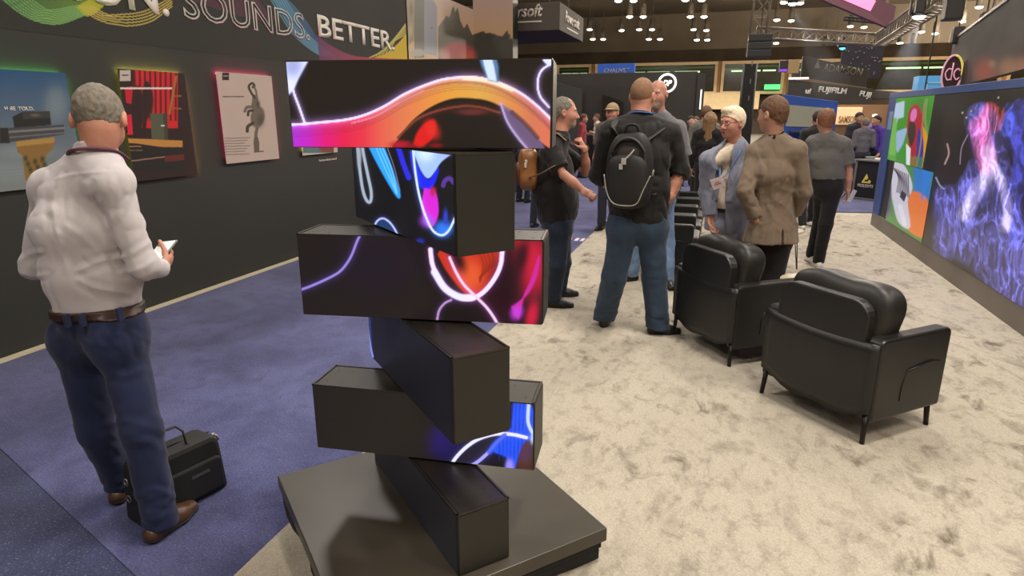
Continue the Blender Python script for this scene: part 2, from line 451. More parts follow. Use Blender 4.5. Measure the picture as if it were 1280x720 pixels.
def brow_obj(J, parent, off, m):
    c, Fm, k = J['head'], head_frame(J), J['k']; b = B()
    for s in (-1, 1): tube(b, [c+Fm@np.array([s*x, y, z])*k-off for x, y, z in ((.014, .094, .024), (.030, .093, .030), (.046, .080, .025))], [.003, .0042, .002], 6)
    return obj('eyebrows', b, m, parent, True)
def hand_sdf(W, d, n, t, k=1., curl=(25, 35, 30), spread=.0, thumb=.5):
    """W wrist, d finger direction, n palm normal (side the fingers curl to), t thumb side"""
    d, n, t = unit(d), np.asarray(n, float), np.asarray(t, float); n = unit(n-d*(n@d)); t = np.cross(d, n)*(1 if np.cross(d, n)@t > 0 else -1)
    W = np.asarray(W, float); segs = []
    for i, (o, L, r) in enumerate(((.030, .072, .0088), (.010, .080, .009), (-.010, .075, .0086), (-.029, .060, .0078))):
        p = W+(d*.088+t*o)*k; a = 0; dd = unit(d+t*spread*(1.5-i)*.3)
        for j, fr in enumerate((.46, .30, .26)):
            a += math.radians(curl[j]*(1+.08*i)); q = p+(dd*math.cos(a)+n*math.sin(a))*L*fr*k
            segs.append((p, q, (r-.0008*j)*k, (r-.0008*(j+1))*k)); p = q
    p = W+(d*.025+t*.030)*k; q = p+(d*.030+t*.030*(1-thumb*.4)+n*.016)*k; r_ = q+(d*.030+t*.006+n*.016*(1+thumb))*k; s_ = r_+(d*.022-t*.004+n*.010*(1+thumb))*k
    th = [(p, q, .014*k, .011*k), (q, r_, .0105*k, .0095*k), (r_, s_, .0095*k, .008*k)]
    def fn(P):
        dd = cap(P, W-d*.01*k, W+d*.080*k, .017*k, .0135*k, t, 2.35)
        f = np.full(len(P), 9.)
        for a, b, ra, rb in segs: f = np.minimum(f, cap(P, a, b, ra, rb))
        dd = smin(dd, f, .006*k); g = np.full(len(P), 9.)
        for a, b, ra, rb in th: g = np.minimum(g, cap(P, a, b, ra, rb))
        return smin(dd, g, .010*k)
    pts = [W]+[s[1] for s in segs]+[s_]
    return fn, pts
def trunk_sdf(J, S, grow=0.):
    rd, s, R = S.get('rd', .108), S.get('s', 1.5), J['R']; k = J['k']
    ch = .5*(J['shR']+J['shL'])-np.array([0, 0, .15*k]); up = .5*(J['shR']+J['shL'])-np.array([0, 0, .035*k])
    wst = .5*(ch+J['pel'])+np.array([0, 0, .0]); rw = S.get('rw', rd*.92); rh = S.get('rh', rd*.98)
    low = J['pel']-np.array([0, 0, S.get('drop', .0)])
    def fn(P):
        d = cap(P, low, wst, rh*k+grow, rw*k+grow, R, s)
        d = smin(d, cap(P, wst, ch, rw*k+grow, rd*k+grow, R, s), .05)
        d = smin(d, cap(P, ch, up, rd*k+grow, rd*k*.70+grow, R, s), .05)
        d = smin(d, cap(P, J['shR'], J['shL'], S.get('rs', .056)*k+grow, S.get('rs', .056)*k+grow), .07)
        nb = J['neck']-np.array([0, 0, .018])
        for n in 'RL': d = smin(d, cap(P, nb, J['sh'+n]+(nb-J['sh'+n])*.10, S.get('rn', .060)*k+grow, S.get('rs', .056)*k+grow), .09)
        if S.get('tmod'): d = S['tmod'](P, d)
        if S.get('belly'):
            bf, bz, br = S['belly']; d = smin(d, ellip(P, J['pel']+J['F']*bf+np.array([0, 0, bz]), (br*1.15, br, br*1.1), np.stack([J['R'], J['F'], [0, 0, 1.]], 1)), .06)
        return d
    return fn
def top_obj(name, J, S, m, parent, off, sleeve='long', amp=.007, h=.008, hem=None, mod=None, tmod=None, lines=None, ak=.014, ru=.060, re=.050, rwr=.040, collar=None, seed=1, grow=0., fs=(15, 15, 9)):
    tr = trunk_sdf(J, S, grow); k = J['k']; hem = hem if hem is not None else J['pel'][2]
    arms = []
    for n in 'RL':
        a, b, c = J['sh'+n], J['el'+n], J['wr'+n]
        if sleeve == 'long': arms.append([(a, b, ru, re), (b, b+(c-b)*.93, re, rwr)]); 
        elif sleeve == 'rolled': arms.append([(a, b, ru, re), (b, b+(c-b)*.20, re, re)])
        elif sleeve == 'short': arms.append([(a, a+(b-a)*.78, ru, re+.008)])
    cutpts = []
    for n in 'RL':
        a, b, c = J['sh'+n], J['el'+n], J['wr'+n]
        if sleeve == 'long': cutpts.append((b+(c-b)*.93, c-b))
        elif sleeve == 'rolled': cutpts.append((b+(c-b)*.22, c-b))
        elif sleeve == 'short': cutpts.append((a+(b-a)*.78, b-a))
    def fn(P):
        d = tr(P)
        d = np.maximum(d, hem-P[:, 2])
        d = np.maximum(d, hem-P[:, 2])
        if tmod: d = tmod(P, d)
        for A, (cpt, cn) in zip(arms, cutpts):
            g = np.full(len(P), 9.)
            for a, b, ra, rb in A: g = smin(g, cap(P, a, b, ra*k+grow, rb*k+grow), .03)
            near = np.linalg.norm(P-cpt, axis=1) < .14
            hp = half(P, cpt, cn); g = np.where(near, np.maximum(g, hp), g)
            d = smin(d, g, ak)
        if amp: d = d+folds(P, amp, fs, seed)
        if lines: d = d-crease(P, lines)
        if collar:
            cc = cap(P, J['neck']+np.array([0, 0, collar[1]]), J['neck']+np.array([0, 0, -.03]), collar[0], collar[0]+.014)
            cc = np.maximum(cc, half(P, J['neck']+np.array([0, 0, collar[1]]), np.array([0, 0, 1.])+J['F']*.35)); cc = np.maximum(cc, -np.maximum(half(P, J['neck'], -J['F'])+.02, np.abs((P-J['neck'])@J['R'])-.028-.3*(P[:, 2]-J['neck'][2]))); d = smin(d, cc, .008)
        d = np.maximum(d, hem-P[:, 2])
        if mod: d = mod(P, d)
        return d
    pts = [J[x+n] for x in ('sh', 'el') for n in 'RL']+[J['neck'], J['pel']]
    if sleeve == 'long': pts += [J['wrR'], J['wrL']]
    lo, hi = bounds(pts, .20); lo[2] = min(hem-.02, min(p[2] for p in pts)-.08); hi[2] = J['neck'][2]+.09
    return sdf_obj(name, [(fn, lo, hi, h)], m, parent, off)
def bottom_sdf(J, S):
    k = J['k']; R, F = J['R'], J['F']; top = S.get('waist', J['pel'][2]+.03)
    rt, rk, ra = S.get('legs', (.088, .068, .062)); rp = S.get('rp', .105)
    tr = trunk_sdf(J, dict(S, drop=0), -.006)
    def fn(P):
        d = cap(P, J['hipR']+np.array([0, 0, .03]), J['hipL']+np.array([0, 0, .03]), rp*k, rp*k)
        d = smin(d, np.maximum(tr(P), P[:, 2]-top), .04)
        for n in 'RL': d = smin(d, ellip(P, J['hip'+n]-F*.045*k+R*(-.01 if n == 'R' else .01)+np.array([0, 0, .0]), (S.get('seat', .085)*k, S.get('seat', .085)*k, .095*k)), .05)
        legs = []
        for n in 'RL':
            e = J['an'+n]+unit(J['an'+n]-J['kn'+n])*.02
            g = smin(cap(P, J['hip'+n], J['kn'+n], rt*k, rk*k), cap(P, J['kn'+n], e, rk*k, ra*k), .03)
            low = np.clip(1-np.abs(P[:, 2]-J['an'+n][2]-.04)/.14, 0, 1)+.4*np.clip(1-np.abs(P[:, 2]-J['kn'+n][2])/.12, 0, 1)
            g = g+folds(P, .012, (6, 6, 13), 21)*low
            hemz = half(P, e+np.array([0, 0, -.015]), [0, 0, -1]) if S.get('flathem', True) else half(P, e, e-J['kn'+n])
            near = np.linalg.norm(P-e, axis=1) < .15; g = np.where(near, np.maximum(g, hemz), g)
            legs.append(g)
        d = smin(d, smin(legs[0], legs[1], .012), .045)
        d = d+folds(P, .004, (12, 12, 9), 23)
        if S.get('lines'): d = d-crease(P, S['lines'])
        return np.maximum(d, P[:, 2]-top)
    return fn
def bottom_obj(J, S, m, parent, off, h=.009, name='trousers'):
    pts = [J[x+n] for x in ('hip', 'kn', 'an') for n in 'RL']; lo, hi = bounds(pts, .17)
    lo[2] = max(.0, min(J['anR'][2], J['anL'][2])-.07); hi[2] = S.get('waist', J['pel'][2]+.03)+.02
    return sdf_obj(name, [(bottom_sdf(J, S), lo, hi, h)], m, parent, off)
def crease(P, lines):
    u = to_px(P); out = np.zeros(len(P))
    for pts, w, a in lines:
        pts = catmull(pts, 3); d = np.full(len(P), 1e9)
        for p, q in zip(pts, pts[1:]):
            e = q-p; t = np.clip(((u-p)@e)/max(e@e, 1e-9), 0, 1); d = np.minimum(d, np.linalg.norm(u-p-t[:, None]*e, axis=1))
        out += a*.68*(np.exp(-(d/(w*.6))**1.25)-.55*np.exp(-((d-2.2*w)/w)**2))
    return out
def belt_obj(J, S, m, parent, off, z, w=.019, grow=.004):
    tr = trunk_sdf(J, S, grow); bt = bottom_sdf(J, dict(S, waist=z+.1))
    def fn(P): return np.maximum(smin(tr(P), bt(P)-.006, .01), np.abs(P[:, 2]-z)-w)
    lo, hi = bounds([J['pel']], .32); lo[2], hi[2] = z-.04, z+.04
    return sdf_obj('belt', [(fn, lo, hi, .007)], m, parent, off)
def shoes_obj(J, m, sole, parent, off, h=.006, r=1.):
    for n in 'RL':
        a, t = J['an'+n], J['toe'+n]; d = np.array([t[0]-a[0], t[1]-a[1], 0]); L = np.linalg.norm(d); d /= L; sd = np.array([d[1], -d[0], 0])
        lift = max(0., a[2]-.09); tilt = J.get('tilt'+n, 0.)
        g = np.array([a[0], a[1], lift]); up = np.array([0, 0, 1.])
        def W(f, s, z, tilt=tilt, g=g, d=d, sd=sd): return g+d*(f*math.cos(tilt)+z*math.sin(tilt))+sd*s+up*(z*math.cos(tilt)-f*math.sin(tilt)+.0)
        heel, ball, toe = W(-.045, 0, .036), W(.09, 0, .034), W(.165, 0, .026)
        nrm = W(0, 0, 1)-W(0, 0, 0); p0 = W(0, 0, 0)
        def up_fn(P, off_=0.):
            q = cap(P, heel, ball, .036*r, .043*r, sd, 1.05); q = smin(q, cap(P, ball, toe, .040*r, .027*r, sd, 1.25), .02)
            q = smin(q, cap(P, W(-.015, 0, .105), W(.05, 0, .055), .040*r, .034*r), .03)
            return q+off_
        def f1(P): return np.maximum(np.maximum(up_fn(P), (P-p0)@(-nrm)+.012), (P-p0)@nrm-.115)
        def f2(P): q = up_fn(P, -.004); return np.maximum(np.maximum(q, (P-p0)@nrm-.020), (P-p0)@(-nrm)+.001)
        lo, hi = bounds([heel, toe, W(0, 0, .1)], .07); lo[2] = -.002 if not tilt else lo[2]
        o = sdf_obj('shoe', [(f1, lo, hi, h)], m, parent, off); sdf_obj('sole', [(f2, lo, hi, h)], sole, o, np.zeros(3) if False else off)
def body_obj(J, S, skin, parent, off, fine=.005, hand=.0045, jaw=1., mouth_open=0.):
    k = J['k']; hs = head_sdf(J, jaw, mouth_open); lo, hi = bounds([J['head']], .16*k); lo2 = np.minimum(lo, J['neck']-.09); hi2 = np.maximum(hi, J['neck']+.07)
    lo2[2] = J['neck'][2]-.07
    pcs = [(hs, lo2, hi2, fine)]
    tr = trunk_sdf(J, S, -.028)
    def core(P):
        d = tr(P)
        for n in 'RL':
            d = smin(d, cap(P, J['sh'+n], J['el'+n], .042*k, .034*k), .03)
            d = smin(d, cap(P, J['hip'+n], J['kn'+n], .062*k, .044*k), .03); d = smin(d, cap(P, J['kn'+n], J['an'+n], .044*k, .032*k), .02)
        return d
    lo, hi = bounds([J[x+n] for x in ('sh', 'el', 'hip', 'kn', 'an') for n in 'RL']+[J['neck']], .15); hi[2] = J['neck'][2]+.0
    pcs.append((core, lo, hi, .02))
    for n in 'RL':
        d, nn, t = J.get('hand'+n, (J['wr'+n]-J['el'+n], J['F']*.2+(-J['R'] if n == 'R' else J['R']), J['F']))
        hf, pts = hand_sdf(J['wr'+n], d, nn, t, k, J.get('curl'+n, (22, 30, 25)))
        a, b = J['el'+n], J['wr'+n]; fr = .043*k
        def arm(P, a=a, b=b, hf=hf):
            g = smin(cap(P, a, a+(b-a)*.45, .040*k, .038*k), cap(P, a+(b-a)*.4, b, .038*k, .026*k), .02)
            return smin(g, hf(P), .02)
        lo, hi = bounds([b]+pts, .035); pcs.append((arm, lo, hi, hand))
        # the forearm itself
        def fa(P, a=a, b=b): return smin(cap(P, a, a+(b-a)*.45, .040*k, .038*k), cap(P, a+(b-a)*.4, b, .038*k, .026*k), .02)
        lo, hi = bounds([a, b], .055); pcs.append((fa, lo, hi, .009))
    return sdf_obj('body', pcs, skin, parent, off)
def lanyard_obj(J, m, parent, off, pts, r=.008, name='lanyard', thick=.3):
    b = B(); tube(b, [np.array(p)-off for p in catmull(pts)], r, 8, flat=thick); return obj(name, b, m, parent, True)
# ================================================================== SETTING
XW = -4.75            # left booth wall
XS = 2.43             # video wall on the right
YB = 72.              # far wall of the hall
def carpet(name, base, dark, kind):
    m = bpy.data.materials.new(name); m.use_nodes = True; nt = m.node_tree; b = nt.nodes['Principled BSDF']; L = nt.links.new
    b.inputs['Roughness'].default_value = .95; b.inputs['Specular IOR Level'].default_value = .1; b.inputs['Sheen Weight'].default_value = .15
    tc = nt.nodes.new('ShaderNodeTexCoord')
    def noise(sc, det=4, rough=.6, dist=0., scale=(1, 1, 1), rot=0.):
        mp = nt.nodes.new('ShaderNodeMapping'); mp.inputs['Scale'].default_value = scale; mp.inputs['Rotation'].default_value = (0, 0, rot)
        L(tc.outputs['Object'], mp.inputs['Vector'])
        n = nt.nodes.new('ShaderNodeTexNoise'); n.inputs['Scale'].default_value = sc; n.inputs['Detail'].default_value = det; n.inputs['Roughness'].default_value = rough
        n.inputs['Distortion'].default_value = dist; L(mp.outputs['Vector'], n.inputs['Vector']); return n.outputs['Fac']
    def ramp(src, p0, p1, c0=(0, 0, 0), c1=(1, 1, 1)):
        r = nt.nodes.new('ShaderNodeValToRGB'); r.color_ramp.elements[0].position = p0; r.color_ramp.elements[1].position = p1
        r.color_ramp.elements[0].color = (*c0, 1); r.color_ramp.elements[1].color = (*c1, 1); L(src, r.inputs['Fac']); return r.outputs['Color']
    def mix(a, c, f, mode='MIX'):
        x = nt.nodes.new('ShaderNodeMix'); x.data_type = 'RGBA'; x.blend_type = mode
        for val, s in ((f, x.inputs['Factor']), (a, x.inputs['A']), (c, x.inputs['B'])):
            if hasattr(val, 'links') or isinstance(val, bpy.types.NodeSocket): L(val, s)
            else: s.default_value = val if isinstance(val, float) else (*val, 1)
        return x.outputs['Result']
    if kind == 'cream':
        spots = ramp(noise(5.5, 5, .62, .6, (1.25, .8, 1), .5), .51, .66); big = ramp(noise(1.3, 3, .5), .38, .62)
        spots = mix((0, 0, 0), spots, big); fine = ramp(noise(11, 5, .7, .3, (1.2, .7, 1), .6), .50, .72)
        spots = mix(spots, (1, 1, 1), mix((0, 0, 0), (.5, .5, .5), fine), 'MIX')
        c = mix(base, dark, spots)
    else:
        c = mix(base, dark, ramp(noise(1.8, 4, .6, .4), .40, .68)); c = mix(c, dark, mix((0, 0, 0), (.7, .7, .7), ramp(noise(7, 4, .6), .52, .7)))
    sp = noise(110 if kind == 'blue' else 150, 3, .85); c = mix(c, ramp(sp, .35, .65, (.30, .30, .30), (1.0, 1.0, 1.0)), .85 if kind == 'blue' else .5, 'MULTIPLY')
    if kind == 'blue': c = mix(c, (.30, .31, .42), ramp(noise(95, 2, .7), .60, .72, (0, 0, 0), (.5, .5, .5)))
    L(c, b.inputs['Base Color'])
    bp = nt.nodes.new('ShaderNodeBump'); bp.inputs['Strength'].default_value = .6; bp.inputs['Distance'].default_value = .006
    L(noise(160, 3, .7), bp.inputs['Height']); L(bp.outputs['Normal'], b.inputs['Normal'])
    return m
C_CREAM = carpet('cream_mottled_carpet', srgb(196, 186, 168), srgb(116, 106, 90), 'cream')
C_BLUE = carpet('blue_carpet', srgb(98, 101, 150), srgb(70, 73, 116), 'blue')
C_BLUE2 = carpet('darker_blue_carpet', srgb(66, 72, 110), srgb(46, 51, 84), 'blue')
CONC = mat('hall_concrete', srgb(70, 66, 62), .8, var=(2, .1))
DARKC = mat('hall_ceiling_black', srgb(150, 136, 118), .9, var=(.3, .15))
box_ = box
b = B(); box(b, (-32, -8, -.12), (44, YB, -.02)); struct('floor', b, CONC)
def slab(name, poly, z0, z1, m):
    b = B(); prism(b, poly, 2, z0, z1); return struct(name, b, m)
XE = -1.62
seam = lambda x: 2.044-.357*(x+3.467)
slab('floor_blue_carpet', [(XW, seam(XW)), (XE, seam(XE)), (XE, 11.85), (6.5, 13.2), (6.5, 34), (-14, 34), (-14, 9.7), (XW, 9.7)], -.02, 0, C_BLUE)
slab('floor_dark_blue_carpet', [(XW, -5), (XE, -5), (XE, seam(XE)-.004), (XW, seam(XW)-.004)], -.02, -.001, C_BLUE2)
slab('floor_cream_carpet', [(XE, -5), (6.5, -5), (6.5, 13.2), (2.2, 12.35), (XE+.0, 11.85)], -.02, .003, C_CREAM)
slab('floor_cream_edge', [(XW+.005, -5), (XW+.075, -5), (XW+.075, 9.7), (XW+.005, 9.7)], 0., .012, mat('cream_edge_strip', srgb(186, 176, 150), .9, bump=(200, .3, .002)))
# the hall: dark ceiling, far wall, side walls far off
b = B(); box(b, (-32, -8, 11.5), (44, YB, 11.7)); struct('ceiling', b, DARKC)
b = B(); box(b, (-32.3, -8, -.1), (-32, YB, 11.6)); struct('wall_hall_west', b, DARKC)
b = B(); box(b, (44, -8, -.1), (44.3, YB, 11.6)); struct('wall_hall_east', b, DARKC)
b = B(); box(b, (-32, -8.3, -.1), (44, -8, 11.6)); struct('wall_hall_south', b, DARKC)
b = B(); box(b, (-32, YB, -.1), (44, YB+.3, 11.6)); struct('wall_hall_north', b, DARKC)
# far concourse front: beige window band z 3.3-6.7 with glass and green strip lights behind, beige fascia under it
YC = 60.
BEIGE = mat('concourse_beige_paint', srgb(226, 204, 164), .7, var=(3, .05)); BROWN = mat('concourse_brown_post', srgb(150, 112, 66), .6)
GLASS_D = mat('concourse_dark_glass', srgb(58, 56, 44), .15, var=(.9, .3)); GREENL = mat('green_strip_light', (.3, .8, .3), .5, emit=((.62, .95, .50), 1.6))
b = B(); box(b, (-20, YC+.6, 0), (36, YC+.8, 7.0)); struct('wall_concourse', b, mat('concourse_dark_wall', srgb(66, 58, 48), .9, var=(.8, .3)))
def concourse_bay(i, x0, x1, zb, zt):
    b = B(); t = .24
    box(b, (x0, YC, zt-t), (x1, YC+.5, zt)); box(b, (x0, YC, zb), (x1, YC+.5, zb+t))
    box(b, (x0, YC, zb+t), (x0+t, YC+.5, zt-t)); box(b, (x1-t, YC, zb+t), (x1, YC+.5, zt-t))
    w = struct('window_%d' % i, b, BEIGE)
    g = B(); box(g, (x0+t, YC+.30, zb+t), (x1-t, YC+.34, zt-t)); obj('pane', g, GLASS_D, w)
    g = B(); L = x1-x0
    for a, c_ in ((.16, .42), (.44, .62), (.66, .86)): box(g, (x0+L*a, YC+.20, zt-.86), (x0+L*c_, YC+.28, zt-.74))
    obj('strip_light', g, GREENL, w)
    g = B(); box(g, (x0+t, YC+.24, zt-t-.30), (x1-t, YC+.28, zt-t-.10)); obj('green_reflection', g, mat('painted_green_reflection', srgb(64, 92, 50), .3), w)  # flat green bar paints the strip lights' reflection in the glass
    g = B(); box(g, (x1, YC-.1, zb-.2), (x1+.25, YC+.5, zt)); obj('post', g, BROWN, w)
for i, (x0, x1) in enumerate(((-14.6, -11.3), (-11.0, -.35), (-.05, 5.0), (5.3, 10.7), (11.0, 20.5), (20.8, 30))):
    concourse_bay(i+1, x0, x1, 3.25, 5.95)
b = B(); box(b, (-2.2, YC-.3, 2.0), (3.2, YC-.1, 3.4), .02); tag(obj('fascia_board', b, BEIGE), 'pale beige fascia board hanging under the far concourse windows', 'fascia')
b = B(); box(b, (14.5, YC-9.3, 1.35), (17.5, YC-9.1, 2.2), .02); tag(obj('fascia_board', b, BEIGE), 'small beige fascia board above the brown booth wall near the video wall', 'fascia')
g = tag(obj('exit_light', box(B(), tuple(at_Y(955, 112, YC-.2)-V3(0, .2, 0)), tuple(at_Y(975, 105.5, YC-.2))), mat('green_sign_glow', (.1, .8, .25), .5, emit=((.08, .85, .22), 1.3))), 'bright green lit panel behind the man in the taupe blazer', 'light')

# ------------------------------------------------------------------ lamps of the hall
LAMPG = mat('lamp_glow', (1, .9, .75), .4, emit=((1., .90, .74), 14.)); LAMPB = mat('lamp_housing', srgb(120, 112, 102), .6)
def lamp(first, p, label):
    if first is None:
        t = thing('high_bay_lamp', label, 'lamp', p, 0, 'high bay lamps on the hall ceiling')
        b = B(); cyl(b, (0, 0, .04), (0, 0, .95), .24, .21, 14); obj('housing', b, LAMPB, t, True)
        b = B(); lathe(b, [(.02, .035), (.23, .03), (.25, .0), (.20, -.06), (.10, -.10), (.02, -.11)], seg=16); obj('lens', b, LAMPG, t, True)
        b = B(); cyl(b, (0, 0, .9), (0, 0, 2.5), .03, .03, 6); obj('stem', b, LAMPB, t)
        return t
    return dup(first, p, 0, label)
ZL = 9.0
px = [(773, 1), (792, 1), (787, 21), (804, 21), (777, 38), (799, 37), (815, 37), (811, 49), (825, 49), (737, 37), (741, 49), (754, 49), (857, 0), (877, 0), (863, 21), (880, 21), (867, 37), (883, 38), (871, 50), (884, 50),
      (980, 3), (1000, 4), (971, 25), (989, 26), (970, 54), (1063, 33), (1080, 34), (1030, 59), (1043, 60), (1105, 14), (1103, 66), (1125, 54), (1141, 56), (1152, 40), (1169, 42), (1184, 24), (1203, 27), (1224, 9), (1244, 13), (1169, 75), (1182, 77)]
first = None
for u, v in px:
    p = on_floor(u, v, ZL); k = min(1., 64/p[1]); r = ray(u, v)
    if p[1] > 66: t = 66/r[1]; p = np.array([r[0]*t, 66., EYE+r[2]*t])
    l = lamp(first, tuple(p), 'warm white round high bay lamp hanging on the dark hall ceiling'); first = first or l

# ------------------------------------------------------------------ left booth wall with its print
WALLC = srgb(35, 36, 32)
WALLM = mat('booth_wall_charcoal', WALLC, .75, bump=(60, .05, .002)); PRINT = mat_attr('printed_vinyl', 0., .75)
WT = 3.66
b = B(); box(b, (XW-.12, -5, 0), (XW, 9.62, WT)); struct('wall_left', b, WALLM)
# printed wave artwork band
def px_on_wall(P): return to_px(P)
pc = Pic((XW+.002, 2.6, 2.26), (0, 1, 0), (0, 0, 1), 7.0, 1.10, .008, px_on_wall); pc.bg(WALLC)
def col_lin(*c): return np.array(srgb(*c))
def grad(p0, p1, c0, c1):
    p0, p1 = np.array(p0, float), np.array(p1, float); e = p1-p0
    def f(uv): t = np.clip(((uv-p0)@e)/(e@e), 0, 1)[:, None]; return np.array(c0)*(1-t)+np.array(c1)*t
    return f
GRN, YEL, PNK, TEAL, BLU = (70, 128, 70), (176, 172, 40), (150, 52, 74), (56, 112, 140), (50, 62, 112)
pc.fill(catmull([(2, 0), (22, 14), (45, 26), (72, 30), (98, 22), (118, 12), (132, 0)]), grad((0, 0), (130, 0), srgb(40, 84, 56), srgb(110, 140, 44)), a=.75)
for k in range(8): pc.stroke([(2+k*5, -3), (22+k*4, 14-k), (45+k*2, 26-k*2), (72, 30-k*2.6), (98-k, 22-k*2), (118, 12-k)], 1.0, srgb(110, 158, 92))
pc.fill(catmull([(96, 8), (108, 20), (122, 14), (134, 0), (110, 0)]), srgb(158, 160, 30), a=.9)
for k in range(5): pc.stroke([(100+k*4, 8), (118+k*4, 22-k), (140+k*3, 30-k*3), (165+k*2, 32-k*4), (190, 26-k*4), (215, 8-k*3)], 1.0, srgb(180, 160, 76))
pc.fill(catmull([(236, 0), (262, 8), (300, 20), (345, 26), (330, 10), (322, 0)]), srgb(86, 44, 62), a=.55)
pc.fill(catmull([(340, -2), (352, 16), (368, 40), (392, 62), (404, 68), (392, 40), (372, 12), (358, -2)]), grad((345, 0), (400, 66), srgb(66, 116, 140), srgb(50, 62, 110)), a=.7)
for k in range(7): pc.stroke([(338+k*3, -2), (350+k*3, 18), (366+k*3, 42), (386+k*3, 60), (402+k*3, 70)], .9, srgb(84, 134, 158))
pc.fill(catmull([(396, 44), (412, 56), (436, 68), (462, 72), (490, 70), (508, 66), (508, 76), (400, 76)]), grad((396, 50), (505, 60), srgb(88, 50, 88), srgb(176, 66, 58)), a=.9)
pc.fill(catmull([(468, 72), (484, 66), (498, 54), (509, 44), (509, 74)]), srgb(190, 164, 44), a=.9)
for k in range(7): pc.stroke([(462+k*4, 72-k), (478+k*3, 64-k*3), (492+k*2, 52-k*3), (509, 42-k*2.4)], 1.0, srgb(170, 160, 84))
tag(pc.build('wave_artwork', PRINT), 'rainbow line wave artwork printed on the dark wall behind the slogan', 'wall graphic')
LET = mat('white_lettering', srgb(206, 200, 190), .6); LETO = mat('outline_lettering', srgb(176, 170, 164), .6)
def on_left(name, s, y0, z0, w, h, m, label, **k):
    o = fit_text(name, s, m, None, (XW+.006, y0, z0), (0, 1, 0), (0, 0, 1), w, h, **k); return tag(o, label, 'lettering')
on_left('slogan_word', 'PASSION.', 3.02, 2.525, 1.88, .30, LET, 'bold white word cut off by the frame, above the white shirt man', bold=.018, depth=.003)
on_left('slogan_word', 'SOUNDS.', 5.07, 2.535, 1.95, .29, LETO, 'outlined white word SOUNDS on the dark wall', outline=.024)
on_left('slogan_word', 'BETTER.', 7.20, 2.60, 1.98, .255, LET, 'bold white word BETTER on the dark wall near its end', bold=.018, depth=.003)

# ------------------------------------------------------------------ posters with coloured halo light
def poster(y0, y1, z0, z1, glows, paint, label, cell=.0045, cat='poster'):
    t = thing('poster', label, cat, (XW, .5*(y0+y1), z0))
    off = np.array(t.location)
    b = B(); box(b, (.004, y0+.04-off[1], .04), (.026, y1-.04-off[1], z1-z0-.04), .002); obj('backing_board', b, mat('poster_board', srgb(40, 38, 36), .6), t)
    p = Pic((XW+.030, y0, z0), (0, 1, 0), (0, 0, 1), y1-y0, z1-z0, cell, px_on_wall); paint(p)
    p.build('print', PRINT, t, off=off)
    w, h = y1-y0, z1-z0; Q = [((-w/2+.040, .05), (-w/2+.048, h-.05)), ((w/2-.018, .03), (w/2-.010, h-.03)), ((-w/2+.03, h-.020), (w/2-.03, h-.012))]
    for i, ((a0, b0), (a1, b1)) in enumerate(Q):
        b = B(); box(b, (.002, a0, b0), (.024, a1, b1)); obj('light_strip', b, mat('halo_%d_%s' % (i, '_'.join(str(int(c*99)) for c in glows[i])), glows[i], .5, emit=(glows[i], (22., 75., 55.)[i])), t)
    return t
G1, G2, G3, G4 = (.10, .50, .10), (.62, .55, .08), (.75, .32, .06), (.80, .06, .16)
def paint1(p):
    p.bg((0, 0, 0)); p.col = np.array(grad((20, 90), (20, 250), srgb(34, 74, 112), srgb(120, 124, 118))(p.uv))
    for c in ((70, 130, 14, 22), (10, 215, 50, 14), (30, 190, 40, 10), (65, 235, 14, 10)): p.blob(c[:2], c[2:], srgb(128, 140, 142), a=.55)
    for k in range(8): p.stroke([(0, 214+k*4), (30, 211+k*4), (60, 208+k*4)], 1., srgb(110, 122, 128), a=.5)
    p.fill([(16, 146), (28, 140), (62, 140), (64, 156), (18, 160)], srgb(30, 29, 28))
    p.fill([(28, 140), (62, 139), (63, 147), (29, 149)], srgb(52, 50, 47)); p.blob((44, 144), (6, 2), srgb(96, 88, 74))
    p.fill([(2, 162), (12, 160), (80, 156), (80, 168), (10, 178), (2, 178)], srgb(62, 62, 64)); p.stroke([(10, 165), (80, 160)], 2, srgb(112, 112, 112), smooth=False)
    p.stroke([(10, 172), (80, 166)], 1.4, srgb(96, 96, 96), smooth=False); p.fill([(0, 160), (10, 160), (12, 179), (0, 179)], srgb(34, 33, 32))
    p.fill([(20, 177), (68, 172), (66, 186), (58, 193), (52, 222), (32, 226), (28, 194), (22, 190)], srgb(128, 96, 48)); p.fill([(20, 177), (68, 172), (68, 178), (21, 183)], srgb(162, 124, 62))
    for k in range(9): p.blob((32+k*3, 198+(k*7) % 24), (3, 4), srgb(44, 56, 26), a=.9)
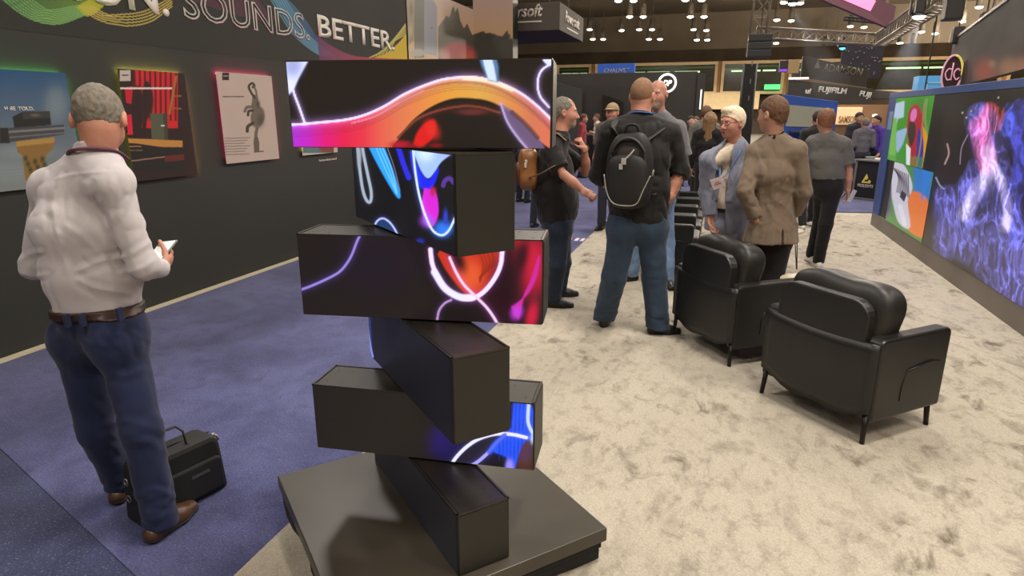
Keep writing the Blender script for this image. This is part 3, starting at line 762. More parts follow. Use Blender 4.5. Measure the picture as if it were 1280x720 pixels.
def paint2(p):
    p.bg(srgb(40, 20, 18)); p.fill([(168, 88), (222, 88), (222, 160), (168, 160)], srgb(190, 24, 34))
    for k in range(9): p.stroke([(168+k*6.5, 88), (170+k*6.2, 150)], 2.0, srgb(92, 12, 18), smooth=False)
    p.fill([(156, 110), (166, 108), (164, 130), (158, 128)], srgb(180, 20, 40)); p.fill([(154, 145), (164, 143), (166, 168), (156, 168)], srgb(205, 16, 52))
    p.ell((184, 126), (8, 24), srgb(44, 22, 20)); p.ell((172, 140), (7, 34), srgb(38, 18, 18))
    for a, c in (((183, 104), (180, 168)), ((196, 150), (193, 168))): p.stroke([a, c], 4, srgb(40, 18, 16), smooth=False)
    p.stroke([(220, 96), (212, 142)], 2.2, srgb(150, 96, 44), smooth=False); p.stroke([(219, 120), (226, 120)], 1.6, srgb(130, 80, 38), smooth=False); p.stroke([(214, 135), (226, 136)], 1.6, srgb(130, 80, 38), smooth=False)
    p.fill([(152, 173), (186, 174), (228, 176), (228, 184), (206, 184), (170, 179), (154, 178)], srgb(176, 124, 58))
    p.fill([(188, 142), (208, 142), (209, 174), (190, 174)], srgb(78, 80, 62)); p.fill([(204, 142), (209, 142), (210, 174), (206, 174)], srgb(58, 58, 44)); p.stroke([(202, 157), (205, 157)], 1.4, srgb(200, 200, 190), smooth=False)
    p.rect(141, 184, 230, 214, srgb(28, 24, 22)); p.stroke([(150, 203), (206, 196)], 1.0, srgb(150, 110, 96), smooth=False); p.fill([(206, 195), (230, 193), (230, 200), (206, 202)], srgb(92, 32, 26))
    p.rect(150, 88, 163, 101, srgb(178, 168, 160)); p.stroke([(153, 94), (160, 94)], 1.2, srgb(60, 50, 46), smooth=False)
    for k in range(12): p.stroke([(151+k*5.4, 110.5), (154.6+k*5.4, 110.3)], 1.7, srgb(212, 196, 190), smooth=False)
    p.stroke([(157, 183), (176, 183)], 1.0, srgb(150, 110, 70), smooth=False); p.stroke([(157, 188), (178, 188)], .8, srgb(120, 90, 60), smooth=False)
def paint3(p):
    p.bg(srgb(176, 158, 148)); g, d = srgb(98, 88, 76), srgb(56, 49, 42)
    p.rect(278, 91, 286, 100, srgb(24, 18, 20)); p.stroke([(279.5, 95), (284.5, 95)], 1, srgb(150, 130, 130), smooth=False)
    for k in range(7): p.stroke([(279+k*3.8, 120.8), (281.6+k*3.8, 120.8)], 1.1, srgb(92, 78, 72), smooth=False)
    for k in range(7): p.stroke([(281, 173+k*3.4), (312-(k % 3)*3, 172+k*3.4)], .8, srgb(118, 104, 98), smooth=False)
    p.ell((322, 146), (9, 14), g, .15); p.blob((326, 151), (5, 9), d, .1, .6); p.ell((319, 131), (5, 7), g); p.ell((319, 124), (4, 6), g); p.blob((323, 130), (2.5, 5), d, a=.8)
    p.stroke([(318, 122), (313, 114), (311, 108), (315, 104), (318, 107), (316, 109)], 2.2, d); p.stroke([(321, 121), (320, 114), (318, 109)], 1.8, g)
    p.stroke([(316, 134), (309, 134), (306, 139)], 2.8, g); p.stroke([(316, 138), (311, 139), (310, 144)], 2.4, d)
    p.stroke([(316, 154), (310, 158), (309, 164)], 3, d); p.stroke([(322, 158), (320, 167), (320, 173)], 3, g)
    p.fill([(318, 171), (322, 171), (324, 178), (324, 189), (318, 190), (317, 178)], srgb(92, 80, 68)); p.stroke([(318, 190), (329, 189)], 1.2, srgb(90, 78, 70), smooth=False)
poster(2.72, 3.79, 1.17, 1.99, (G1, G1, G1), paint1, 'blue poster of stacked black boxes on a wooden pedestal, left of the white shirt man')
poster(4.25, 4.96, 1.13, 2.05, (G2, G3, G2), paint2, 'red curtain poster with green speaker on a wooden table, behind the man reading')
poster(5.36, 6.20, 1.20, 2.09, (G4, G4, G4), paint3, 'pale poster of a grey elephant balancing on a bottle')
def paint4(p):
    p.bg(srgb(178, 170, 160)); p.rect(379, 180, 417, 191, srgb(84, 106, 112)); p.fill([(395, 180), (417, 180), (417, 190), (402, 190)], srgb(120, 62, 50))
poster(6.64, 7.40, 1.205, 2.08, (G2, G4, G4), paint4, 'white framed poster mostly hidden behind the LED stack')
tag(fit_text('poster_caption', 'Serious about sound', LET, None, (XW+.004, 7.0, 1.11), (0, 1, 0), (0, 0, 1), .40, .028), 'tiny white caption line on the wall under the half hidden poster', 'lettering')
h0, h1 = at_X(2, 138, XW), at_X(38, 134.5, XW)
for k_, ch_ in enumerate('H BE TOLD.'.split()):
    f0, f1 = ((0, .10), (.16, .36), (.44, 1.))[k_]; L_ = h1[1]-h0[1]; fit_text('headline_word', ch_, LET, [o for o in bpy.data.objects if o.name == 'poster'][0], (.0325, h0[1]+L_*f0-3.255, h0[2]-1.17), (0, 1, 0), (0, 0, 1), L_*(f1-f0), .026, bold=.03, depth=.001)

# ------------------------------------------------------------------ sunset LED tower at the end of the left wall
def paint_sun(p):
    p.bg((0, 0, 0)); p.col = np.array(grad((560, -10), (560, 60), srgb(188, 152, 134), srgb(206, 150, 92))(p.uv))
    p.fill([(548, 80), (548, 34), (553, 27), (558, 20), (562, 22), (565, 12), (567, 8), (569, 16), (572, 10), (575, 26), (580, 36), (584, 30), (590, 44), (596, 42), (604, 39), (607, 42), (612, 41), (620, 44), (628, 46), (634, 38), (637, 50), (642, 50), (642, 80)], srgb(62, 58, 44), soft=1.0)
    for k in range(14): p.blob((600+k*3, 45+(k*5) % 6), (2, 3), srgb(58, 50, 38))
    p.blob((572, 70), (22, 18), srgb(178, 48, 62), p=4); p.blob((584, 70), (10, 8), srgb(200, 92, 62), a=.8)
    p.fill([(530, 0), (541, 0), (546, 8), (546, 70), (530, 66)], srgb(118, 120, 138), soft=.8); p.fill([(518, -5), (530, -5), (530, 72), (518, 72)], srgb(48, 44, 38))
    p.fill([(509, -5), (518, -5), (517, 50), (509, 60)], srgb(140, 116, 74)); p.blob((514, 12), (2.5, 9), srgb(80, 62, 36)); p.blob((513, 38), (2.5, 8), srgb(186, 160, 110))
    p.blob((522, 66), (9, 5), srgb(150, 142, 130), p=5); p.stroke([(539, 35), (541, 35)], 1, srgb(60, 64, 80), smooth=False)
SUNS = mat_attr('sunset_screen', .55, .4, base=False)
t = thing('sunset_video_wall', 'tall wall screen of a sunset over dark fir trees past the end of the dark wall', 'video wall', (XW-.1, 11.1, 0))
off = np.array(t.location)
b = B(); box(b, (-.25, -1.46, 0), (.088, 1.5, 3.66), .004); obj('cabinet', b, mat('screen_cabinet', srgb(26, 25, 24), .5), t)
p = Pic((XW+.002, 9.66, 2.2), (0, 1, 0), (0, 0, 1), 2.92, 1.45, .014, px_on_wall); paint_sun(p); p.build('screen', SUNS, t, off=off)
A, Bx = at_Y(592, 60, 13.2), at_Y(641, 60, 13.2)
t = thing('sunset_column_screen', 'upright column screen showing orange dusk sky above black treetops', 'video wall', (.5*(A[0]+Bx[0]), 13.2, 0)); off = np.array(t.location)
w = Bx[0]-A[0]; b = B(); box(b, (-w/2, .004, 0), (w/2, .35, 4.6), .004); obj('cabinet', b, MATS['screen_cabinet'], t)
p = Pic((A[0], 13.2, 2.3), (1, 0, 0), (0, 0, 1), w, 2.2, .014, px_on_wall); paint_sun(p); p.build('screen', SUNS, t, off=off)
# ================================================================== TWISTED STACK OF LED BLOCKS
BLK = mat('stack_black_metal', srgb(24, 22, 19), .5, bump=(250, .08, .001), var=(5, .12)); BLK2 = mat('stack_edge_metal', srgb(58, 53, 46), .4, metal=.3)
PLATE = mat('plinth_dark_grey', srgb(64, 58, 49), .38, var=(3.5, .16), bump=(180, .05, .001)); SKIRT = mat('plinth_fabric', srgb(24, 22, 21), .9, bump=(40, .3, .004))
LED = mat_attr('led_block_screen', 1.25, .4, base=False, spec=.22)
LB, DB = .882, .204
BLOCKS = [(1.851, 1.597, -.876, 1.887, 10.5), (1.590, 1.293, -.966, 2.037, -40.5), (1.287, .985, -.981, 2.063, 9.5), (.979, .683, -.967, 2.043, -43.5), (.677, .401, -1.007, 2.098, 6.1), (.394, .151, -.991, 2.082, -42.1)]
def pb(uv, x0, x1, c0, c1): t = np.clip((uv[:, :1]-x0)/(x1-x0), 0, 1); return np.array(c0)*(1-t)+np.array(c1)*t
WHT, LAV, PUR, BLE = (.95, .85, 1.1), (.62, .42, .95), (.42, .10, .75), (.10, .25, 1.1)
def led1(p):
    p.bg((.014, .010, .008))
    top = [(363, 156), (380, 155), (400, 153), (430, 150), (455, 144), (480, 133), (505, 118), (530, 107), (555, 99), (580, 96.5), (600, 97.5), (625, 104), (650, 116), (670, 131), (690, 150)]
    low = [(690, 186), (678, 178), (664, 163), (648, 147), (630, 134), (610, 125), (590, 122), (568, 122), (548, 128), (530, 138), (515, 150), (503, 164), (495, 176), (480, 190), (440, 192), (363, 192)]
    xs = np.array([363, 385, 405, 430, 455, 478, 500, 525, 560, 600, 640, 665, 690.]); cs = np.array([(.48, .03, .80), (.60, .02, .55), (.80, .01, .22), (.85, .015, .08), (.85, .04, .07), (.85, .13, .08), (.80, .20, .09), (.85, .26, .07), (.85, .36, .05), (.80, .42, .08), (.78, .28, .08), (.70, .20, .10), (.8, .18, .1)])
    f = lambda uv: np.stack([np.interp(uv[:, 0], xs, cs[:, k]) for k in range(3)], -1)
    p.fill(catmull(top)+catmull(low), f, soft=2.)
    for k in range(4): p.stroke([(x, y+6+3*k) for x, y in top], 1.2, (.16, .03, .08), a=.28)
    p.stroke([(500, 128), (530, 112), (560, 104), (590, 103), (620, 110), (648, 125), (672, 144), (690, 162)], 2.4, (.35, .10, .05), a=.6)
    p.stroke([(440, 154), (470, 145), (500, 128), (530, 113)], 1.4, (.9, .35, .45), a=.6)
    p.stroke(top, 2.2, WHT, 4.5, (.55, .28, .75)); p.stroke([(580, 98), (610, 101), (640, 112)], 3.2, (1.1, .9, .7), 4., (.6, .4, .2))
    p.fill(catmull([(518, 180), (522, 168), (530, 157), (541, 151), (544, 158), (541, 170), (532, 179), (524, 184)]), (.78, .012, .012), soft=4.); p.blob((540, 162), (8, 12), (.85, .03, .02), -.5, a=.7); p.blob((500, 181), (14, 5), (.50, .008, .03)); p.blob((514, 184), (10, 3), (.30, .006, .012)); p.blob((545, 182), (8, 3), (.22, .006, .01))
    p.stroke([(497, 172), (520, 150), (545, 139), (575, 133), (600, 134), (625, 141)], 2., (.22, .05, .03), 4., (.12, .02, .01)); p.blob((590, 140), (18, 4), (.22, .04, .04), a=.6)
    p.fill(catmull([(626, 130), (634, 152), (646, 172), (662, 188), (680, 188), (672, 172), (655, 152), (640, 138)]), (.20, .13, .26), soft=1.5, a=.8)
    p.stroke([(626, 130), (634, 152), (646, 170), (660, 187)], 1.8, (.55, .42, .75), 3., (.25, .15, .4)); p.stroke([(640, 140), (656, 154), (672, 172)], 4, (.10, .03, .02), a=.7)
    p.fill([(597, 60), (616, 60), (622, 84), (622, 102), (611, 100), (603, 82)], (.10, .22, .42), soft=3.); p.fill([(601, 60), (611, 60), (617, 84), (620, 101), (611, 99), (606, 82)], (.72, .86, 1.15), soft=2.)
    p.fill([(358, 72), (385, 74), (372, 98), (366, 112), (358, 120)], (.80, .86, 1.25), soft=3.); p.blob((366, 82), (12, 14), (.18, .20, .55), a=.6); p.stroke([(364, 104), (368, 118), (374, 134), (381, 154)], 2., WHT, 3., LAV)
    p.stroke([(690, 79), (677, 88), (672, 103), (675, 120), (686, 134)], 1.8, WHT, 3., LAV); p.fill([(673, 60), (690, 60), (690, 80), (686, 82), (680, 76)], (.85, .9, 1.3), soft=2.)
def led2(p):
    p.bg((.006, .006, .009))
    p.fill(catmull([(460, 180), (470, 200), (482, 222), (497, 246), (499, 240), (490, 212), (478, 180)]), (.03, .42, 1.2), soft=2.5)
    for k in range(3): p.stroke([(470+k*4, 184), (482+k*4, 212), (496, 242)], 1., (.25, .75, 1.3), a=.7)
    p.stroke([(484, 184), (493, 210), (500, 238)], .8, (.22, .18, .3)); p.stroke([(498, 184), (504, 204), (511, 222)], 4.5, (.03, .03, .85), 3, (.02, .02, .5))
    p.stroke([(447, 184), (449, 205), (453, 235), (458, 250), (463, 252), (464, 240), (460, 220), (455, 196), (453, 184)], 2.6, (.42, .50, .62), 2.5, (.15, .2, .3)); p.blob((449, 196), (2.6, 14), (.40, .44, .52))
    p.fill(catmull([(514, 182), (520, 196), (527, 213), (535, 222), (543, 214), (551, 202), (566, 190), (572, 182)]), (.42, .62, 1.25), soft=2.); p.blob((556, 186), (12, 7), (.48, .18, 1.1)); p.blob((532, 190), (11, 12), (.75, .95, 1.3))
    p.fill(catmull([(513, 190), (516, 210), (522, 226), (532, 238), (542, 230), (548, 212), (544, 216), (536, 226), (527, 218), (519, 204)]), (.01, .02, 1.1), soft=2.)
    p.fill(catmull([(531, 236), (543, 240), (547, 256), (546, 272), (538, 284), (531, 276), (527, 258)]), (.78, .02, .75), soft=2.5); p.blob((541, 240), (4, 6), (.6, .02, .10)); p.blob((535, 276), (9, 8), (.4, .1, .9), a=.8)
    p.stroke([(554, 232), (556, 226), (562, 223), (567, 228)], 4, (.10, .04, .32)); p.blob((554, 286), (10, 9), (.03, .22, 1.0)); p.blob((557, 272), (3, 10), (.03, .06, .6))
    p.stroke([(516, 184), (519, 214), (524, 244), (532, 270), (541, 288), (552, 294), (561, 288), (569, 272)], 2., (.75, .9, 1.3), 3., (.1, .25, .8))
    p.stroke([(466, 288), (471, 277), (478, 273), (486, 277), (493, 286), (498, 296)], 1.8, (.55, .6, 1.1), 2.5, (.1, .15, .5)); p.fill(catmull([(467, 289), (472, 279), (479, 275), (488, 281), (496, 294)]), (.015, .05, .16))
    p.blob((525, 302), (5, 4), (.02, .03, .4))
def led3(p):
    p.bg((.012, .008, .009)); p.blob((470, 330), (50, 40), (.012, .006, .020), a=.6); p.blob((650, 345), (50, 50), (.06, .003, .016), a=.85)
    p.fill(catmull([(548, 318), (560, 340), (580, 364), (592, 371), (606, 362), (620, 340), (628, 300), (560, 296)]), (.62, .035, .015), soft=2.5); p.blob((588, 344), (16, 20), (.85, .11, .03), -.4); p.blob((572, 325), (9, 18), (.03, .006, .008), -.5)
    for k in range(4): p.stroke([(596+k*6, 310), (604+k*4, 330), (600, 352-k*2)], 2.2, (.35, .03, .01), a=.7)
    p.blob((664, 330), (20, 36), (.70, .010, .05), a=.9); p.blob((652, 320), (9, 26), (.05, .002, .01), .2); p.blob((633, 352), (22, 40), (.018, .002, .008), .15); p.blob((665, 395), (7, 18), (.62, .008, .05), .2)
    p.fill(catmull([(640, 384), (646, 380), (660, 366), (670, 346), (674, 320), (664, 350), (655, 370), (648, 398)]), (.65, .02, .35), soft=2.5); p.blob((646, 390), (7, 9), (.62, .05, .72), .3); p.blob((610, 300), (40, 10), (.7, .03, .02), a=.7)
    p.stroke([(538, 312), (541, 332), (551, 352), (566, 368), (585, 374), (602, 367), (617, 350), (626, 330), (628, 305)], 4., (1.0, .85, 1.2), 3.5, (.45, .10, .5)); p.stroke([(543, 340), (556, 360), (574, 371), (590, 372)], 6., (.95, .9, 1.3), 4., (.4, .2, .7))
    p.stroke([(562, 322), (570, 340), (580, 356), (594, 370), (608, 384), (618, 398), (624, 410)], 2.4, (.95, .70, .95), 3.5, (.5, .1, .45)); p.stroke([(546, 402), (549, 388), (556, 379), (564, 375)], 2., (.50, .30, .62), 3., (.2, .08, .3))
    p.stroke([(374, 363), (390, 357), (410, 348), (424, 340), (433, 330), (440, 318), (447, 300), (454, 288)], 2.2, (.34, .24, .78), 4., (.12, .07, .32))
def led4(p):
    p.bg((.006, .006, .010)); p.fill([(452, 380), (462, 380), (466, 450), (456, 440)], (.02, .03, .16), soft=1.); p.stroke([(458, 392), (460, 410), (463, 432), (466, 446)], 1.6, (.25, .3, .85), 1.5, (.05, .05, .3))
def led5(p):
    p.bg((.014, .011, .009)); p.blob((560, 552), (22, 22), (.02, .01, .16), a=.9); p.blob((590, 560), (40, 24), (.012, .008, .05), a=.7); p.blob((655, 560), (16, 30), (.14, .05, .04), a=.8)
    p.fill(catmull([(643, 502), (658, 500), (668, 520), (668, 545), (655, 552), (648, 566), (640, 592), (632, 590), (634, 572), (616, 562), (628, 545), (640, 535)]), (.02, .10, 1.05), soft=3.)
    for k in range(9): p.stroke([(625+k*5, 505), (624+k*4.6, 575)], 1., (.01, .03, .35), smooth=False, a=.6)
    p.stroke([(661, 503), (660, 526), (664, 538), (669, 545)], 3., (.65, .75, 1.25), 3., (.1, .25, .9)); p.blob((667, 548), (4, 7), (.55, .75, 1.2)); p.blob((637, 583), (5, 9), (.38, .3, .95)); p.blob((658, 592), (12, 5), (.30, .05, .03))
    p.stroke([(560, 588), (570, 572), (584, 558), (600, 548), (620, 542.5), (640, 543), (658, 547)], 3., (.92, .92, 1.2), 2.6, (.3, .3, .7)); p.fill(catmull([(566, 582), (580, 566), (600, 553), (626, 546), (606, 566), (588, 582)]), (.02, .018, .03), a=.8)
    p.stroke([(564, 592), (582, 585), (596, 578), (610, 566), (620, 554), (632, 543)], 3., (.45, .42, 1.0), 4., (.12, .1, .5)); p.stroke([(630, 545), (618, 556), (612, 565)], 5, (.02, .10, .9), a=.8)
def led6(p): p.bg((.007, .007, .009))
names = ['topmost LED block glowing with a pink and orange wave', 'second LED block from the top, turned sideways, with blue and white swirls', 'third LED block from the top with white ring and red glow', 'fourth LED block from the top, turned sideways and dark', 'fifth LED block from the top with a small blue patch at its right end', 'lowest dark LED block standing on the grey plinth']
for (zt, zb, x, y, a), fn, lab in zip(BLOCKS, (led1, led2, led3, led4, led5, led6), names):
    LB = .80 if zt > 1.8 else .882
    h = zt-zb; t = thing('led_block', lab, 'screen', (x, y, zb), math.radians(a), 'twisted stack of LED blocks')
    b = B(); box(b, (-LB/2, -DB/2, 0), (LB/2, DB/2, h-.004), .0025, 1); obj('casing', b, BLK, t)
    b = B()  # raised lip round the top
    for lo, hi in (((-LB/2, -DB/2), (LB/2, -DB/2+.008)), ((-LB/2, DB/2-.008), (LB/2, DB/2)), ((-LB/2, -DB/2), (-LB/2+.008, DB/2)), ((LB/2-.008, -DB/2), (LB/2, DB/2))): box(b, (*lo, h-.006), (*hi, h))
    obj('top_rim', b, BLK2, t)
    b = B(); box(b, (-LB/2+.012, -DB/2+.012, h-.005), (LB/2-.012, DB/2-.012, h-.002))
    for sx in (-.40, -.34, .34, .40):
        for sy in (-.05, .05): cyl(b, (sx, sy, h-.003), (sx, sy, h-.0012), .005, .005, 8)
    obj('top_panel', b, mat('stack_top_panel', srgb(48, 43, 37), .42), t)  # panel tone lightened, painting in the light that falls from above
    ca, sa = math.cos(math.radians(a)), math.sin(math.radians(a)); c = np.array([x, y, zb]); X = np.array([ca, sa, 0]); N = np.array([-sa, ca, 0])
    p = Pic(c-X*(LB/2-.003)-N*(DB/2+.0015)+np.array([0, 0, .002]), X, (0, 0, 1), LB-.006, h-.006, .0030, to_px); fn(p)
    R = np.array([[ca, -sa, 0], [sa, ca, 0], [0, 0, 1.]]); p.P = (p.P-c)@R
    s = p.build('screen', LED, t)
    b = B(); box(b, (LB/2+.0005, -DB/2+.004, .004), (LB/2+.003, DB/2-.004, h-.008)); obj('end_panel', b, mat('stack_end_panel', srgb(33, 31, 25), .5, bump=(300, .1, .001)), t)
t = thing('display_plinth', 'low square dark grey plinth under the LED stack', 'plinth', (-1.01, 2.096, 0), math.radians(-42.15))
s = 1.03/2; b = B(); box(b, (-s, -s, .092), (s, s, .150), .004); obj('top_plate', b, PLATE, t)
b = B(); box(b, (-s+.014, -s+.014, .058), (s-.014, s-.014, .092), .003); obj('recess', b, SKIRT, t)
b = B(); pts = []
for k in range(48):
    a_ = 2*PI*k/48; m_ = max(abs(math.cos(a_)), abs(math.sin(a_))); r = (s-.014+.010*math.sin(5*a_+1)+.008*math.sin(11*a_))/m_; pts.append((r*math.cos(a_), r*math.sin(a_)))
prism(b, pts, 2, .004, .060, .008); obj('fabric_base', b, SKIRT, t)
# ================================================================== VIDEO WALL ON THE RIGHT
GREYP = mat('video_wall_grey_base', srgb(122, 114, 106), .6, var=(2, .05)); BLUEP = mat('video_wall_blue_frame', srgb(44, 74, 142), .5, var=(2, .06))
SCR = mat_attr('video_wall_screen', 1.0, .3, base=False)
Y0, Y1, ZT = 3.2, 11.15, 1.975
t = thing('video_wall', 'long blue framed video wall with flame picture on the right side of the stand', 'video wall', (XS, .5*(Y0+Y1), 0)); off = np.array(t.location)
b = B(); box(b, (.012, Y0-off[1], 0), (.34, Y1-off[1], ZT), .004); obj('cabinet', b, mat('video_wall_cabinet', srgb(30, 29, 28), .5), t)
b = B(); box(b, (0, Y0-off[1], 0), (.012, Y1-off[1], .205)); obj('base_panel', b, GREYP, t)
b = B(); box(b, (-.004, 10.74-off[1], .205), (.012, Y1-off[1], ZT)); obj('side_strip', b, BLUEP, t)
b = B(); box(b, (-.006, Y0-off[1], 1.905), (.34, Y1-off[1]+.004, ZT+.01), .004); obj('top_trim', b, BLUEP, t)
b = B(); box(b, (0, Y1-off[1], 0), (.34, Y1-off[1]+.02, ZT)); obj('end_panel', b, MATS['video_wall_blue_frame'], t)
b = B()
for i in range(3):
    for j in range(4):
        if (i+j) % 3 != 1: box(b, (-.010, 10.80-off[1]+.07*i, 1.52+.045*j), (-.004, 10.86-off[1]+.07*i, 1.56+.045*j))
box(b, (-.006, 10.775-off[1], 1.46), (-.0045, 11.01-off[1], 1.72)); obj('square_logo', b, mat('pale_blue_logo', srgb(134, 160, 196), .5), t)
def scr_parrot(p):
    p.bg(srgb(60, 150, 30)); p.fill([(1116, 131), (1130, 127), (1129, 146), (1122, 148), (1117, 165), (1114, 150)], srgb(190, 214, 236), soft=2); p.fill([(1121, 165), (1134, 160), (1128, 180), (1122, 190), (1117, 180)], srgb(160, 190, 226), soft=2)
    p.fill([(1113, 150), (1120, 148), (1119, 200), (1112, 200)], srgb(120, 190, 80), soft=3); p.blob((1150, 140), (12, 20), srgb(40, 130, 24)); p.stroke([(1158, 125), (1156, 150), (1160, 180)], 3, srgb(130, 160, 90), a=.7)
    p.fill(catmull([(1139, 134), (1146, 131), (1152, 142), (1155, 158), (1157, 180), (1150, 206), (1138, 208), (1136, 180), (1134, 160), (1136, 142)]), srgb(176, 16, 36), soft=1.5)
    p.fill(catmull([(1154, 158), (1159, 170), (1162, 186), (1160, 207), (1152, 207), (1154, 180)]), srgb(226, 158, 20), soft=1); p.fill(catmull([(1148, 160), (1154, 176), (1152, 207), (1146, 207), (1146, 180)]), srgb(40, 44, 150), soft=1)
    p.ell((1142, 144), (4, 9), srgb(230, 120, 190), .2); p.fill(catmull([(1137, 152), (1143, 154), (1144, 168), (1139, 182), (1135, 168)]), srgb(44, 34, 30), soft=1); p.stroke([(1146, 207), (1151, 180), (1155, 130)], 1.5, srgb(160, 120, 90), smooth=False)
    p.fill([(1110, 194), (1165, 198), (1165, 212), (1110, 212)], srgb(70, 150, 50), soft=2, a=.5); p.fill([(1133, 180), (1138, 186), (1137, 207), (1133, 207)], srgb(230, 240, 240), soft=1)
def scr_head(p):
    p.bg(srgb(70, 140, 60)); p.fill([(1144, 204), (1165, 206), (1160, 250), (1144, 240)], srgb(40, 120, 200), soft=5)
    p.fill([(1100, 200), (1112, 204), (1112, 270), (1100, 266)], srgb(110, 104, 110), soft=3)
    p.fill(catmull([(1137, 240), (1150, 242), (1160, 256), (1158, 296), (1133, 284), (1135, 258)]), srgb(236, 120, 34), soft=2.5); p.fill([(1155, 205), (1164, 207), (1162, 225), (1152, 250)], srgb(30, 130, 220), soft=3, a=.8)
    p.fill(catmull([(1114, 206), (1124, 202), (1134, 214), (1140, 234), (1134, 252), (1137, 284), (1124, 278), (1117, 255), (1113, 230)]), srgb(214, 208, 220), soft=2)
    for k in range(9): p.stroke([(1116+k*2.4, 209+k*1.2), (1123+k*1.6, 222+k*1.8), (1121+k*1.9, 240+k*.8)], .8, srgb(60, 52, 62))
    p.stroke([(1110, 210), (1111, 240), (1108, 262)], 5, srgb(84, 80, 92)); p.fill([(1127, 238), (1133, 243), (1130, 252), (1125, 246)], srgb(40, 34, 38), soft=1); p.stroke([(1125, 258), (1131, 280)], 4, srgb(230, 228, 236))
def scr_flame(p):
    u, v = p.uv[:, 0], p.uv[:, 1]; n = len(u)
    def fbm(x, y, s, o=4):
        a, f, w = 0, 1., .5
        for k in range(o): a = a+w*vnoise(np.stack([x*f, y*f, np.full(n, 3.7*k)], -1), s+k); f *= 2.05; w *= .5
        return a
    x, y = (u-1160)/24., (v-120)/34.
    wx, wy = fbm(x, y, 1)-.5, fbm(x+5, y+9, 7)-.5
    r1 = 1-np.abs(2*fbm(x*2.9+3.4*wx, y*1.0+2.2*wy, 20, 5)-1)*1.0; fil = np.clip((r1-.62)/.38, 0, 1)**2.2
    r2 = 1-np.abs(2*fbm(x*5.5+4*wx+8, y*2.0+3*wy, 40, 5)-1); fil2 = np.clip((r2-.66)/.34, 0, 1)**2
    def env(pts, wd): return np.clip(1-(p.dist(catmull(pts))/wd)**2, 0, 1)
    body = np.maximum.reduce([env([(1170, 285), (1190, 275), (1215, 285), (1250, 310), (1275, 345)], 46), env([(1200, 260), (1225, 225), (1236, 190), (1228, 150)], 24), env([(1262, 290), (1256, 240), (1246, 200), (1240, 160)], 17)])
    right = env([(1278, 135), (1268, 165), (1278, 205), (1266, 250), (1270, 300)], 14); cut = np.clip((u-1164)/8, 0, 1)*np.clip((360-v)/12+ (u-1180)/8, 0, 1)
    vio = np.array([.20, .19, .80])[None]*(.15+.9*fil*(.5+fil2)+.45*fil2)[:, None]
    p.bg((.014, .010, .009)); p.col += vio*(np.clip(body*1.5, 0, 1)*cut*np.clip(.35+1.3*fbm(x*.7, y*.7, 90), 0, 1.3))[:, None]
    p.col += (np.array([.10, .12, .95])*(.15+.9*fil)[:, None])*right[:, None]
    core = env([(1206, 268), (1222, 236), (1236, 212), (1234, 190)], 11); p.col += np.array([.80, .70, 1.1])*(core*(.35+fil))[:, None]
    core2 = env([(1256, 285), (1260, 262), (1252, 230), (1240, 206)], 8); p.col += np.array([.80, .68, 1.1])*(core2*(.30+fil))[:, None]
    pk = env([(1234, 205), (1229, 180), (1224, 158)], 15); p.col += np.array([1.1, .16, .42])*(pk*(.45+.8*fil+.3*fil2))[:, None]; p.blob((1236, 205), (7, 22), (.75, .55, .95), a=.6, p=1.)
    rd = env([(1228, 160), (1232, 145), (1238, 136)], 10)+.7*env([(1250, 140), (1244, 160)], 8); p.col += np.array([.95, .10, .06])*(rd*(.12+fil+.4*fil2))[:, None]
    bl = env([(1220, 165), (1218, 145)], 7)+env([(1262, 135), (1258, 165)], 8); p.col += np.array([.10, .16, 1.])*(bl*(.1+fil))[:, None]
    p.stroke([(1184, 180), (1186, 192), (1181, 205)], 1.6, (.45, .3, .3), 1.5, (.15, .02, .05)); p.stroke([(1210, 168), (1202, 185), (1200, 205)], 1., (.3, .22, .4)); p.stroke([(1170, 222), (1175, 232), (1180, 236)], 1.4, (.3, .32, .6))
    for q in ((1203, 141), (1208, 147), (1214, 139), (1248, 122)): p.blob(q, (1.2, 1.2), (.5, .6, .4))
def scr(name, y0, y1, z0, z1, fn, cell, lab):
    p = Pic((XS-.004, y1, z0), (0, -1, 0), (0, 0, 1), y1-y0, z1-z0, cell, to_px); fn(p); o = p.build(name, SCR, t, off=off); o['label'] = lab
yp = at_X(1164, 200, XS)[1]
scr('parrot_screen', 8.98, 10.735, 1.04, 1.902, scr_parrot, .011, 'screen part with a red parrot on green'); scr('portrait_screen', 8.53, 10.30, .21, 1.035, scr_head, .011, 'screen part with white striped figure, orange and blue')
scr('flame_screen', 3.25, 8.50, .21, 1.902, scr_flame, .009, 'large black screen part with blue, violet and pink flames')
b = B(); box(b, (-.0035, 8.50-off[1], 1.035), (-.002, 8.98-off[1], 1.902)); obj('dark_gap', b, mat('screen_black', (.012, .011, .010), .3), t)

